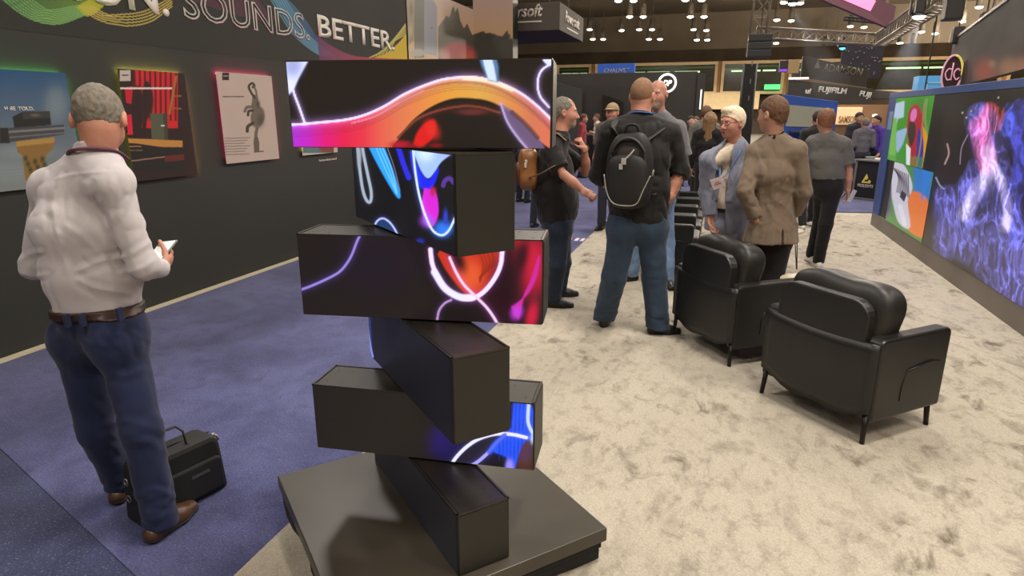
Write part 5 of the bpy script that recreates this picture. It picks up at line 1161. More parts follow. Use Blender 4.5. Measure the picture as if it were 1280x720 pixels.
box(b, (-.055, -.003, -.045), (.055, .003, .045), .003, M=Mb); bg_ = obj('name_badge', b, mat('badge_white', srgb(232, 214, 210), .4), t)
b = B(); box(b, (-.03, -.0045, -.012), (.03, -.003, -.002), M=Mb); box(b, (-.02, -.0045, .006), (.02, -.003, .012), M=Mb); obj('badge_print', b, mat('badge_ink', srgb(176, 120, 120), .5), bg_)

# ---------------- 6 man in the taupe blazer
FT = unit([-.50, .86, 0]); J = std_pose(.46, 5.44, FT, 1.84)
J.update(head=at_D(966, 143, 5.05), neck=at_D(969, 172, 5.05), shR=at_D(996, 190, 4.98), shL=at_D(944, 192, 5.10), elR=at_D(1004, 240, 4.98), wrR=at_D(993, 268, 5.15), elL=at_D(931, 240, 4.98), wrL=at_D(944, 274, 4.98),
         pel=at_D(966, 276, 5.06), hipR=at_D(977, 298, 5.04), hipL=at_D(953, 300, 5.10), knR=at_D(966, 348, 5.04), knL=at_D(950, 350, 5.10))
for n, u in (('R', 955), ('L', 945)): p = at_D(u, 402, 5.07); J['an'+n] = V3(p[0], p[1], .085); J['toe'+n] = J['an'+n]+FT*.2+V3(0, 0, -.05)
J['hf'] = unit([-.78, .62, -.04]); J['hu'] = V3(-.10, .05, 1); J['neck_r'] = .060
J['handL'] = (V3(-.1, .5, -.8), V3(.7, .4, 0), V3(-.3, .8, .2))
S = dict(rd=.125, s=1.40, rw=.112, rh=.112, waist=J['pel'][2]+.05, legs=(.088, .076, .070), rp=.085, rs=.062, seat=.052)
t, off = base_thing('man in taupe blazer and black trousers with his back turned', J)
body_obj(J, S, SKIN['light'], t, off, .005, .0045); hair_obj(J, t, off, HAIRS['brown'], th=.012, cut=.002, nape=.004, rough=.003, h=.005); eyes_obj(J, t, off); brow_obj(J, t, off, HAIRS['brown'])
R2, F2 = J['R'], J['F']
def blazer(P, d):
    q = P-J['pel']; s = q@R2; f = q@F2; z = q[:, 2]
    return np.maximum(d, -np.maximum(np.maximum(np.abs(s+.01)-(.003+.05*np.clip(-.04-z, 0, 1)), f+.02), z+.04))
TBF = [([(930, 215), (945, 232), (952, 252)], 3, .007), ([(932, 262), (944, 250), (956, 240)], 3, .007), ([(928, 240), (938, 236), (946, 226)], 2.5, .006), ([(960, 185), (964, 230), (966, 300)], 1.4, .003), ([(948, 190), (953, 215), (950, 240)], 2.5, .006), ([(970, 250), (985, 262), (998, 282)], 3.5, .006), ([(975, 235), (990, 240), (1004, 238)], 3, .005), ([(995, 200), (990, 225), (995, 250)], 3, .005), ([(962, 262), (972, 285), (976, 306)], 3, .005)]
TAU = fab('taupe_blazer_wool', (124, 108, 92), .35, .9, .10, 200)
top_obj('blazer', J, dict(S, rd=.132, rw=.110, rh=.164, drop=.15, s=1.34), TAU, t, off, 'long', amp=.006, h=.0075, hem=J['pel'][2]-.17, ru=.070, re=.062, rwr=.054, tmod=blazer, seed=12, lines=TBF)
top_obj('shirt_collar', J, dict(S, rd=.10, rw=.10, rh=.10, rs=.040), fab('black_inner_shirt', (22, 20, 20), .2), t, off, 'none', amp=0, h=.009, hem=J['neck'][2]-.12, collar=(.068, .035))
bottom_obj(J, S, fab('black_trousers', (24, 22, 24), .2, .85, .06), t, off); shoes_obj(J, SHOE_BK, SOLE_D, t, off, .008)

# ---------------- 7 man walking away in grey shirt
J = std_pose(1.17, 7.70, (-.12, 1), 1.80)
fR = on_floor(1022, 334)
J.update(head=at_D(1032, 152, 7.02), neck=at_D(1034, 170, 7.0), shR=at_D(1054, 181, 6.95), shL=at_D(1017, 179, 7.05), elR=at_D(1061, 212, 6.95), wrR=at_D(1060, 238, 7.0), elL=at_D(1013, 208, 7.08), wrL=at_D(1014, 224, 7.25),
         pel=at_D(1035, 223, 7.0), hipR=at_D(1041, 236, 6.98), hipL=at_D(1028, 236, 7.03), knR=at_D(1032, 280, 6.95), knL=at_D(1025, 276, 7.20), anR=fR+V3(0, 0, .085), anL=at_D(1016, 309, 7.28))
J['anL'] = V3(J['anL'][0], J['anL'][1], .10); J['toeR'] = fR+V3(-.03, .22, .03); J['toeL'] = J['anL']+V3(-.03, .22, -.05); J['hf'] = unit([-.1, 1, -.1])
S = dict(rd=.115, s=1.50, rw=.110, rh=.115, waist=J['pel'][2]+.01, legs=(.096, .072, .062), rp=.108, rs=.062)
t, off = base_thing('man in grey polo and black trousers with white sneakers walking away', J)
body_obj(J, S, SKIN['light'], t, off, .006, .005); hair_obj(J, t, off, HAIRS['ginger'], th=.012, cut=.002, nape=.004, h=.006)
top_obj('shirt', J, S, fab('grey_polo', (96, 95, 92), .2, .85, .06), t, off, 'short', amp=.006, h=.010, hem=J['pel'][2]-.01, ru=.078, re=.072, collar=(.064, .025), seed=14)
bottom_obj(J, S, MATS['black_trousers'], t, off, h=.010); shoes_obj(J, SHOE_WH, SOLE_W, t, off, .008)
p_ = at_D(1065, 245, 6.98)
tg = tag(obj('phone', box(B(), (-.035, -.004, -.07), (.035, .004, .07), .004), mat('phone_white', srgb(200, 200, 205), .3)), 'small pale phone in the hand of the walking man in grey polo', 'phone'); tg.location = tuple(p_); tg.rotation_euler = (.2, .3, .8)

# ---------------- people further back, standing in plain poses
def extra(x, y, F, h, label, top, tcol, bcol, hair, skin='light', sleeve='long', hairkw={}, shoe=None, group=None, cap=None, vox=1., arms=None, beard=None, hemd=.05, walk=0.):
    J = std_pose(x, y, F, h); k = J['k']; J['o'] = V3(x, y, 0)
    if arms:
        for n, (f, z, r) in arms.items():
            s = 1 if n == 'R' else -1; J['wr'+n] = J['el'+n]+J['F']*f+V3(0, 0, z)-J['R']*s*r
    if walk:
        J['knR'] = J['knR']+J['F']*walk*.5; J['anR'] = J['anR']+J['F']*walk; J['toeR'] = J['toeR']+J['F']*walk
        J['knL'] = J['knL']-J['F']*walk*.2; J['anL'] = J['anL']-J['F']*walk; J['toeL'] = J['toeL']-J['F']*walk
    S = dict(rd=.118*k, s=1.45, rw=.108*k, rh=.115*k, waist=J['pel'][2]+.02)
    t, off = base_thing(label, J)
    body_obj(J, S, SKIN[skin], t, off, .009*vox, .008*vox)
    if hair: hair_obj(J, t, off, HAIRS[hair], th=.014, h=.009*vox, **hairkw)
    top_obj(top, J, S, fab('%s_%d_%d_%d' % (top, *tcol), tcol, .2), t, off, sleeve, amp=.008, h=.014*vox, hem=J['pel'][2]-hemd, ru=.07, re=.064)
    bottom_obj(J, S, fab('trousers_%d_%d_%d' % bcol, bcol, .2), t, off, h=.016*vox); shoes_obj(J, shoe or SHOE_BK, SOLE_D, t, off, .012*vox)
    if cap:
        c, Fm = J['head'], head_frame(J); CAPM = mat('cap_%d_%d_%d' % cap, srgb(*cap), .8)
        def fc(P): q = (P-c)@Fm/k; d = np.maximum(ellip(q, (0, -.006, .035), (.090, .110, .102)), .035-q[:, 2]); return np.minimum(d, np.maximum(ellip(q, (0, .11, .045), (.07, .085, .012)), -q[:, 1]))*k
        sdf_obj('cap', [(fc, c-.25, c+.25, .009)], CAPM, t, off)
    if beard: beard_obj(J, t, off, HAIRS[beard], th=.006)
    return J, t, off
q = on_floor(756, 288); extra(q[0]+.05, q[1], (-.2, -1), 1.82, 'man in a tan cap standing behind the backpack man', 'shirt', (96, 84, 66), (44, 46, 58), 'grey', 'ruddy', 'short', cap=(150, 126, 96))
q = on_floor(1005, 284); extra(q[0]+.02, q[1], (-.15, 1), 1.72, 'dark clothed walker in light sneakers half hidden behind the taupe blazer man', 'jacket', (40, 38, 40), (30, 29, 32), 'dark', shoe=SHOE_WH, walk=.18)
q = at_Y(886, 170, 10.3); J_, t_, o_ = extra(q[0], 10.3, (.15, 1), 1.70, 'woman with long brown hair and black coat behind the white haired man', 'coat', (32, 30, 31), (28, 27, 29), None, hemd=.35)
c_, Fm_ = J_['head'], head_frame(J_)
def longhair(P):
    q = (P-c_)@Fm_; d = ellip(q, (0, -.012, .022), (.092, .108, .112)); d = smin(d, cap(q, (0, -.06, 0), (0, -.085, -.30), .075, .06, (1, 0, 0), 1.35), .05); d = d+folds(q*V3(1, 1, .3), .008, (40, 40, 14), 2)
    return -smin(-d, ellip(q, (0, .09, -.03), (.062, .07, .10)), .01)
sdf_obj('hair', [(longhair, c_-.45, c_+.2, .009)], mat('long_brown_hair', srgb(122, 92, 60), .6, bump=(80, .6, .004), var=(30, .25)), t_, o_)
extra(-.20, 11.2, (.3, 1), 1.80, 'brown haired man in grey coat far behind the white haired man', 'coat', (112, 110, 100), (40, 40, 44), 'brown', hemd=.25)
CR = [(734, 20.5, (.6, -.8), 1.72, (40, 34, 34), 'dark', 'woman in black with reddish hair talking in the far aisle'), (746, 19.5, (-.9, -.4), 1.66, (206, 190, 182), 'brown', 'woman in a white top talking in the far aisle'),
      (862, 16.0, (.3, -1), 1.62, (60, 50, 52), 'dark', 'person in dark top right of the bald man, far away'), (869, 17.5, (-.4, -1), 1.60, (140, 96, 84), 'brown', 'person in a reddish top in the far aisle beside the glass corner'),
      (655, 12.0, (.5, 1), 1.72, (84, 80, 96), 'dark', 'person in grey blue standing far behind the brown leather backpack'), (728, 17.2, (1, 0), 1.66, (150, 60, 66), 'brown', 'person in a red top in the far aisle beside the woman in black'),
      (1070, 16.2, (.4, -1), 1.70, (58, 56, 64), 'dark', 'person in dark grey behind the black counter, nearest the walking man'), (1080, 15.6, (-.2, 1), 1.58, (92, 88, 92), 'grey', 'grey haired person in grey leaning over the black counter'), (1094, 15.9, (-.8, -.5), 1.64, (86, 60, 150), 'dark', 'person in a purple top behind the black counter'),
      (676, 9.3, (.3, 1), 1.70, (44, 44, 50), 'dark', 'person in dark jeans hidden behind the grey haired man')]
for u, Y, F_c, h, tc_, hr, lab in CR:
    r = ray(u, 170); tt = Y/r[1]; extra(r[0]*tt, Y, F_c, h, lab, 'shirt', tc_, (38, 40, 50), hr, vox=1.35, arms={'R': (.2, .02, .05), 'L': (.18, .06, .06)} if u in (734, 746, 1080) else None)
# ================================================================== BOOTHS, BANNERS AND RIGGING IN THE BACKGROUND
def tbox(name, lo, hi, m, label, cat, bevel=.006, group=None): return tag(obj(name, box(B(), lo, hi, bevel), m), label, cat, group)
BLKW = mat('booth_black_laminate', srgb(50, 46, 40), .5, var=(.6, .08)); DGREY = mat('booth_dark_grey', srgb(66, 60, 52), .6); WHG = mat('white_sign_glow', (1, .97, .92), .5, emit=((1., .96, .9), 1.25)); LETG = mat('banner_white_print', srgb(176, 168, 156), .6)
# black booth with the round glowing logo
Yb = 20.; a, c = at_Y(686, 93, Yb), at_Y(872, 93, Yb)
t = thing('black_booth', 'long black booth wall behind the standing men', 'booth', (.5*(a[0]+c[0]), Yb, 0)); w = c[0]-a[0]
b = B(); box(b, (-w/2-2.4, 0, 0), (w/2, 3.0, 2.86), .01); obj('wall_panels', b, BLKW, t)
b = B(); box(b, (w/2, -.06, 0), (w/2+.22, .20, 2.80), .01); obj('glass_corner', b, mat('smoked_glass', srgb(62, 62, 60), .12), t)
b = B(); box(b, (w/2+.12, -.08, 1.80), (w/2+.16, -.06, 2.35)); box(b, (w/2+.03, -.08, 1.2), (w/2+.05, -.06, 1.34)); obj('light_tube', b, WHG, t)
b = B(); x1 = at_Y(695, 110, Yb)[0]-t.location[0]; x2 = at_Y(730, 110, Yb)[0]-t.location[0]
prism(b, [(x1-.9, .3), (x2, .3), (x2, 2.38), (x1-.9, 2.88)], 1, -.30, -.22, .004); obj('grey_panel', b, mat('booth_slate_panel', srgb(70, 70, 66), .35), t)
b = B(); xx = at_Y(753, 150, Yb)[0]-t.location[0]; prism(b, [(xx, .9), (xx+.62, .9), (xx+.62, 2.02), (xx, 2.24)], 1, -.10, -.03); obj('dark_screen', b, mat('booth_screen_dark', srgb(28, 27, 26), .3), t)
lc = at_Y(834, 104, Yb); b = B(); R0 = .245; tube(b, [(R0*math.cos(q), -.03, R0*math.sin(q)) for q in np.linspace(0, 2*PI, 41)[:-1]], .032, 8, closed=True, up=(0, 1, 0))
lg = thing('round_logo_sign', 'round white glowing logo on the black booth above the bald man', 'sign', tuple(lc+np.array([0, -.02, 0]))); obj('ring', b, WHG, lg, True)
fit_text('logo_letters', 'DP', WHG, lg, (-.13, -.03, -.085), (1, 0, 0), (0, 0, 1), .27, .17, bold=.05, shear=.35, depth=.02)
# small blue sign
a = at_Y(747, 81, 26); c = at_Y(793, 95, 26); t = thing('blue_sign', 'small blue banner above the black booth', 'sign', (.5*(a[0]+c[0]), 26, 0)); w = c[0]-a[0]
b = B(); box(b, (-w/2, 0, 2.55), (w/2, .12, a[2]+.03), .01); obj('panel', b, mat('sign_blue', srgb(38, 84, 178), .5, emit=((.02, .09, .42), .35)), t); fit_text('lettering', 'CHAUVET', LETG, t, (-w*.32, -.008, a[2]-.30), (1, 0, 0), (0, 0, 1), w*.68, .16, bold=.02)
# hanging box sign
cn, fl_, bt = at_D(700, 2, 14), at_D(632, 5, 14), at_D(700, 36, 14); zt_, zb_ = cn[2], bt[2]-.02
t = thing('hanging_box_sign', 'dark hanging box sign with white script lettering at the top of the hall', 'sign', (cn[0]-1.0, cn[1]+1.0, zb_)); off = np.array(t.location); x0, y0 = cn[0]-off[0], cn[1]-off[1]
b = B(); box(b, (x0-3.0, y0, 0), (x0, y0+2.45, zt_-zb_), .01); obj('fabric_box', b, mat('sign_fabric_dark', srgb(64, 56, 48), .8), t)
fit_text('front_lettering', 'Powersoft', LETG, t, (x0-1.56, y0-.006, .265), (1, 0, 0), (0, 0, 1), 1.20, .25, bold=.03, shear=.25)
fit_text('side_lettering', 'Powersoft', LETG, t, (x0+.006, y0+.45, .20), (0, 1, 0), (0, 0, 1), 1.5, .25, bold=.03, shear=.25)
b = B(); box(b, (x0-1.50, y0-.010, .165), (x0-.38, y0-.002, .195)); box(b, (x0+.002, y0+.65, .10), (x0+.01, y0+1.8, .13)); obj('underline', b, LETG, t)
b = B(); [cyl(b, (x0+dx, y0+dy, zt_-zb_), (x0+dx, y0+dy, 7.), .012, .012, 6) for dx in (-2.6, -.3) for dy in (.3, 2.1)]; obj('hanging_cable', b, DGREY, t)
# dark truss tower with hanging loudspeakers
STEEL = mat('truss_aluminium', srgb(150, 140, 126), .4, metal=.6); STEELD = mat('truss_black', srgb(44, 40, 36), .5)
def truss(name, A_, B_, r, m, label, cat='truss', n=None, tr=.02, group=None):
    A_, B_ = np.array(A_, float), np.array(B_, float); L = np.linalg.norm(B_-A_); s, u, d = [np.array(q) for q in frame_of(B_-A_)]; n = n or max(2, int(L/(2.2*r)))
    t = thing(name, label, cat, tuple(A_), 0, group); cs = [(s*i+u*j)*r for i, j in ((-1, -1), (1, -1), (1, 1), (-1, 1))]
    for q in cs: b = B(); cyl(b, q, q+(B_-A_), tr, tr, 8); obj('chord', b, m, t, True)
    b = B()
    for k in range(n):
        p, q = (B_-A_)*k/n, (B_-A_)*(k+1)/n
        for i in range(4): cyl(b, p+cs[i], q+cs[(i+1) % 4], tr*.6, tr*.6, 6); cyl(b, p+cs[i], p+cs[(i+1) % 4], tr*.5, tr*.5, 6)
    obj('bracing', b, m, t); return t
p = at_Y(937, 90, 19); truss('truss_tower', (p[0], 19, 0), (p[0], 19, at_Y(937, 80, 19)[2]), .15, STEELD, 'dark truss tower standing behind the white haired man', tr=.035)
t = [o for o in bpy.data.objects if o.name.startswith('truss_tower')][0]; b = B(); prism(b, rrect(-.185, -.185, .185, .185, .05), 2, .01, 2.95); obj('sleeve', b, mat('black_cloth', srgb(40, 37, 32), .85), t)
b = B()
for z in (2.02, 2.45, 2.9): box(b, (.02, -.20, z), (.05, -.19, z+.12))
obj('reflective_strip', b, mat('strip_grey', srgb(120, 116, 108), .4), t)
p = at_Y(950, 30, 16); q = at_Y(946, 70, 16)
truss('truss_segment', (p[0]-.05, 16, q[2]), (p[0]+.12, 16, 6.6), .17, STEEL, 'upright silver truss at the corner of the lighting rig', tr=.022)
t = thing('line_array', 'black loudspeaker array hanging under the corner of the lighting rig', 'loudspeaker', (at_Y(949, 60, 15.6)[0], 15.6, at_Y(949, 72, 15.6)[2])); 
for k in range(3): b = B(); box(b, (-.24, -.18, .16*k), (.24, .18, .16*k+.15), .012); s_ = obj('speaker_cabinet', b, mat('speaker_black', srgb(24, 22, 20), .5), t)
b = B(); cyl(b, (0, 0, .46), (0, 0, 3.), .012, .012, 6); obj('hanging_cable', b, STEELD, t)
# lighting rig: horizontal truss, then the diagonal one
P0, P1, P2 = at_Y(945, 41, 16), at_Y(1100, 50, 16), at_D(1182, -4, 9.5)
truss('truss_segment', P0, P1, .11, STEEL, 'long horizontal silver truss of the lighting rig above the crowd', tr=.02)
truss('truss_segment', P1, P2, .11, STEEL, 'slanting silver truss of the lighting rig running to the upper right', tr=.02)
truss('truss_segment', at_Y(1055, 23, 18), at_Y(1128, 30, 18), .04, STEELD, 'thin dark truss behind the lighting rig beside the pink screen', tr=.012)
def mover(px_, Y, col, label, power=0.):
    p = at_Y(*px_, Y); t = thing('moving_head_light', label, 'stage light', tuple(p), 0, None)
    b = B(); lathe(b, [(.05, .16), (.10, .12), (.11, .03), (.09, .0)], seg=16); obj('head', b, STEELD, t, True)
    b = B(); box(b, (-.14, -.03, .02), (-.115, .03, .26), .004); box(b, (.115, -.03, .02), (.14, .03, .26), .004); box(b, (-.14, -.08, .24), (.14, .08, .34), .01); obj('yoke', b, STEELD, t)
    b = B(); lathe(b, [(.02, -.004), (.085, -.004), (.085, -.02), (.05, -.045), (.01, -.05)], seg=16); obj('lens', b, mat('lens_%d_%d_%d' % tuple(int(c*9) for c in col), col, .3, emit=(col, 8.)), t, True); return p
mv = mover((1149, 20), 11.5, (1, .98, .92), 'moving head lamp throwing a white beam from the slanting truss'); mover((1053, 60), 24, (.05, .65, .95), 'small stage lamp glowing cyan under the horizontal truss'); mover((991, 4), 15, (1, .97, .9), 'white stage lamp between two hall lamps at the top')
# haze lit by the beams: cones of thin fog
def haze(a, b_, r0, r1, dens, power, label):
    m = bpy.data.materials.new('beam_haze'); m.use_nodes = True; nt = m.node_tree; nt.nodes.remove(nt.nodes['Principled BSDF']); v = nt.nodes.new('ShaderNodeVolumeScatter'); v.inputs['Density'].default_value = dens; v.inputs['Color'].default_value = (.9, .95, 1, 1)
    nt.links.new(v.outputs['Volume'], nt.nodes['Material Output'].inputs['Volume']); a, b_ = np.array(a), np.array(b_)
    bm = B(); cyl(bm, (0, 0, 0), b_-a, r0, r1, 20); o = obj('light_beam', bm, m, None, True); o.location = tuple(a); tag(o, label, 'light beam', None, 'stuff')
    l = bpy.data.lights.new('beam_spot', 'SPOT'); l.energy = power; l.color = (.85, .92, 1); L = np.linalg.norm(b_-a); l.spot_size = 2.2*math.atan(r1/L); l.spot_blend = .3; l.shadow_soft_size = .03
    lo = bpy.data.objects.new('beam_spot', l); COL.objects.link(lo); lo.location = tuple(a+unit(b_-a)*.02); lo.rotation_euler = Vector(tuple(b_-a)).to_track_quat('-Z', 'Y').to_euler()
e_ = at_Y(1122, 112, 13.0); haze(mv-V3(0, 0, .06), e_, .05, .34, .10, 260, 'pale beam of lit haze below the moving head lamp')
s_ = at_Y(993, 8, 15)-V3(0, 0, .06); e2 = at_Y(1040, 108, 17); haze(s_, e2, .06, .42, .06, 160, 'faint wide beam of lit haze slanting past the horizontal truss')
# pink LED panel
c0, c1, c2, c3 = at_D(1046, -4, 13), at_D(1088, 14, 13), at_D(1095, 1, 13), at_D(1080, -14, 13)
t = thing('pink_screen', 'glowing pink hanging screen cut by the top of the frame', 'screen', tuple(c1)); ex = unit(c0-c1); ey = unit(c2-c1); nz = unit(np.cross(ex, ey))
def quad(name, pts, m, th=.03):
    b = B(); f = [b.verts.new(Vector(q-c1)) for q in pts]; g = [b.verts.new(Vector(q-c1+nz*th*(1 if nz[1] > 0 else -1))) for q in pts]; n = len(pts); b.faces.new(f); b.faces.new(g[::-1])
    for i in range(n): b.faces.new((f[i], f[(i+1) % n], g[(i+1) % n], g[i]))
    return obj(name, b, m, t)
quad('screen', [c1, c2, c2+ex*1.4, c1+ex*1.4], mat('pink_glow', (1, .3, .55), .4, emit=((1., .26, .50), 1.)))
quad('panel_housing', [c1-ey*.14-ex*.55+nz*.0, c2+ey*.05-ex*.40, c2+ex*1.4+ey*.02+nz*.05, c1+ex*1.4-ey*.14], mat('pink_panel_back', srgb(110, 72, 84), .6), .10)
# speckled dark cloth, ADAMSON banner, FUJIFILM banner
Yc = 30.; a, c = at_Y(1054, 54, Yc), at_Y(1100, 98, Yc); t = thing('starcloth', 'dark blue black speckled panel under the horizontal truss', 'panel', (.5*(a[0]+c[0]), Yc, c[2])); w, h = c[0]-a[0], a[2]-c[2]
b = B(); box(b, (-w/2, 0, 0), (w/2, .10, h), .01); obj('cloth', b, mat('star_cloth', srgb(36, 34, 42), .9), t); b = B(); rr_ = random.Random(3)
for k in range(46): x, z = rr_.uniform(-w/2+.1, w/2-.1), rr_.uniform(.1, h-.1); box(b, (x, -.02, z), (x+.04, -.005, z+.04))
obj('glitter', b, mat('glitter_grey', srgb(120, 118, 128), .4), t)
Ya = 27.; a, c, d0 = at_Y(1004, 70, Ya), at_Y(1085, 96, Ya), at_Y(1085, 110, Ya); t = thing('hanging_banner', 'dark brown hanging banner with faint ADAMSON lettering', 'banner', (a[0], Ya, d0[2])); w = c[0]-a[0]; zt_ = a[2]-d0[2]
b = B(); prism(b, [(0, .38), (w, 0), (w, .62), (0, zt_)], 1, 0, .3, .01); obj('fabric', b, mat('adamson_fabric', srgb(64, 58, 50), .8), t); b = B(); prism(b, [(-.1, .30), (w, -.08), (w, .02), (-.1, .42)], 1, -.03, .32); obj('wood_edge', b, mat('wood_edge', srgb(128, 100, 70), .6), t)
fit_text('lettering', 'ADAMSON', mat('faint_letters', srgb(116, 108, 98), .6), t, (.72, -.008, .62), (1, 0, -.16), (.16, 0, 1), 1.32, .27, bold=.01)
b = B(); prism(b, [(.42, .72), (.52, 1.02), (.62, .72)], 1, -.012, -.002); obj('logo_mark', b, MATS['faint_letters'], t)
b = B(); box(b, (-.10, -.05, .55), (-.48, .25, zt_-.12), .01); obj('beige_end', b, mat('banner_beige', srgb(184, 158, 110), .6), t); b = B(); box(b, (-.48, -.045, .60), (-.78, .2, zt_-.15), .01); p_ = obj('dark_screen', b, mat('banner_screen', srgb(38, 30, 42), .4), t)
b = B(); box(b, (-.77, -.055, .62), (-.50, -.046, .70)); obj('purple_glow', b, mat('purple_led', (.3, .05, .8), .4, emit=((.28, .06, .75), .8)), p_)
Yf = 24.; a, b0, c, d0 = at_Y(986, 99, Yf), at_Y(985, 122, Yf), at_Y(1150, 118, Yf), at_Y(1088, 134, Yf)
t = thing('booth_fascia', 'dark booth fascia with white FUJIFILM lettering', 'banner', (a[0], Yf, 0)); z1, z0 = a[2], b0[2]
b = B(); W1 = d0[0]-a[0]; prism(b, [(0, z0), (W1, d0[2]), (W1, z1-.34), (0, z1)], 1, 0, .25, .01); obj('fabric', b, mat('fuji_fabric', srgb(58, 54, 48), .7), t)
b = B(); prism(b, [(W1, d0[2]+.28), (c[0]-a[0]+.6, d0[2]+.22), (c[0]-a[0]+.6, z1-.55), (W1, z1-.36)], 1, .05, .25, .01); obj('side_fabric', b, mat('fuji_side', srgb(66, 62, 54), .7), t)
MF = mat('fuji_white', srgb(200, 196, 188), .6, emit=((.5, .48, .45), .15))
def on_f(px0, px1, txt, hh, **k):
    q0, q1 = at_Y(*px0, Yf), at_Y(*px1, Yf); L = np.linalg.norm(q1-q0); ux = unit(q1-q0); uy = V3(-ux[2], 0, ux[0])
    fit_text('lettering', txt, MF, t, (q0[0]-a[0], -.008, q0[2]), tuple(ux), tuple(uy), L, hh, **k)
on_f((1022, 117), (1057, 120), 'FUJIFILM', .235, bold=.04); on_f((1073, 122), (1087, 124.5), 'FUJI', .225, bold=.04); on_f((1006, 117), (1013, 117.6), 'ui', .17, bold=.06)
b = B(); box(b, (0, -.10, z1-.01), (.60, .0, z1+.05)); obj('light_strip', b, WHG, t)
b = B(); box(b, (.1, .4, 0), (.35, .6, z0)); box(b, (W1-.3, .4, 0), (W1-.1, .6, d0[2])); obj('post', b, DGREY, t)
# blue frame with the grey screen
Yg = 18.; a, c, e = at_Y(979, 118, Yg), at_Y(1048, 127, Yg), at_Y(1048, 128, Yg); t = thing('blue_display_frame', 'blue display frame with pale grey screen behind the taupe blazer man', 'display', (.5*(a[0]+c[0]), Yg, 0)); w = c[0]-a[0]; ztl, ztr = a[2], c[2]
b = B(); prism(b, [(-w/2, 0), (w/2, 0), (w/2, ztr), (-w/2, ztl)], 1, 0, .30, .01); obj('frame', b, mat('display_blue', srgb(40, 82, 166), .5), t)
s0, s1, s2 = at_Y(985, 131, Yg-.02), at_Y(1043, 136, Yg-.02), at_Y(985, 158, Yg-.02); x0, x1 = s0[0]-t.location[0], s1[0]-t.location[0]
b = B(); prism(b, [(x0, s2[2]), (x1, s2[2]-.02), (x1, s1[2]), (x0, s0[2])], 1, -.03, -.004); obj('screen', b, mat('display_grey', srgb(126, 124, 104), .4, emit=((.22, .21, .16), .6)), t)
b = B(); box(b, (x0+.1, -.28, s2[2]-.16), (x1-.1, -.02, s2[2]-.10), .01); obj('shelf', b, mat('display_shelf', srgb(40, 42, 54), .5), t)
# warm booth with SAMSON sign, white shelf
Yn = 21.; a, c = at_Y(1049, 131, Yn), at_Y(1112, 131, Yn); t = thing('samson_booth', 'warm lit brown booth back wall with gold SAMSON letters', 'booth', (a[0], Yn, 0)); w = c[0]-a[0]+1.2
b = B(); box(b, (-.3, .02, 0), (w, .25, a[2]), .01); obj('back_wall', b, mat('samson_brown', srgb(150, 112, 76), .7, var=(1, .1)), t)
x1 = at_Y(1077, 140, Yn)[0]-a[0]; z0, z1 = at_Y(1077, 156, Yn)[2], at_Y(1050, 134, Yn)[2]; b = B(); box(b, (-.1, -.10, z0), (x1, .02, z1), .02); obj('light_box', b, mat('samson_lightbox', srgb(240, 206, 150), .6, emit=((.85, .62, .36), .55)), t)
fit_text('lettering', 'SAMSON', mat('gold_letters', srgb(168, 118, 50), .4), t, (.02, -.115, z0+.05), (1, 0, 0), (0, 0, 1), x1-.12, .20, bold=.02, depth=.02)
z3, z4 = at_Y(1085, 166, Yn)[2], at_Y(1085, 185, Yn)[2]; b = B(); box(b, (x1-.25, -.12, z4), (w, .01, z3), .01); wp = obj('white_panel', b, mat('samson_white', srgb(196, 184, 168), .6, emit=((.5, .45, .4), .15)), t)
b = B(); box(b, (x1+.35, -.13, z3-.14), (x1+.62, -.121, z3-.10)); obj('print', b, mat('print_dark', srgb(80, 70, 64), .6), wp)
b = B(); lathe(b, [(.03, .05), (.07, .03), (.08, 0), (.05, -.03)], c=(at_Y(1092, 145, Yn)[0]-a[0], -.2, at_Y(1092, 145, Yn)[2])); obj('spot_lamp', b, mat('spot_warm', (1, .8, .5), .4, emit=((1, .85, .6), 4.)), t, True)
tbox('equipment_screen', (at_Y(1077, 178, 16.8)[0], 16.8, 1.15), (at_Y(1092, 178, 16.8)[0], 16.85, 1.48), mat('purple_screen', (.3, .2, .4), .4, emit=((.32, .20, .42), .7)), 'small purple glowing screen behind the black counter', 'screen')
# PROLIGHTS counter
q0, q1 = on_floor(1063, 248), on_floor(1094, 252); d_ = unit(q1-q0); n_ = V3(d_[1], -d_[0], 0); L = np.linalg.norm(q1-q0)
t = thing('counter', 'black counter with grey frame and PROLIGHTS logo on the blue carpet', 'counter', tuple(.5*(q0+q1)), math.atan2(d_[1], d_[0])); H_ = .80; gm = mat('counter_frame_grey', srgb(104, 98, 92), .5)
b = B(); box(b, (-L/2+.03, .02, .03), (L/2-.03, .50, H_-.03)); obj('body', b, mat('counter_black', srgb(26, 24, 24), .5), t)
b = B(); box(b, (-L/2, 0, 0), (-L/2+.04, .52, H_), .005); box(b, (L/2-.04, 0, 0), (L/2, .52, H_), .005); box(b, (-L/2, 0, 0), (L/2, .52, .04), .005); box(b, (-L/2-.02, -.02, H_-.035), (L/2+.02, .54, H_), .006); obj('frame', b, gm, t)
b = B(); prism(b, [(-.09, .34), (0, .52), (.04, .44), (.01, .40), (-.015, .42), (-.035, .37), (.05, .37), (.06, .41), (.11, .385), (.10, .34)], 1, .008, .019); obj('logo_triangle', b, mat('logo_gold', srgb(206, 182, 84), .5), t)
fit_text('lettering', 'PROLIGHTS', LETG, t, (-.17, .018, .25), (1, 0, 0), (0, 0, 1), .34, .065, bold=.03)
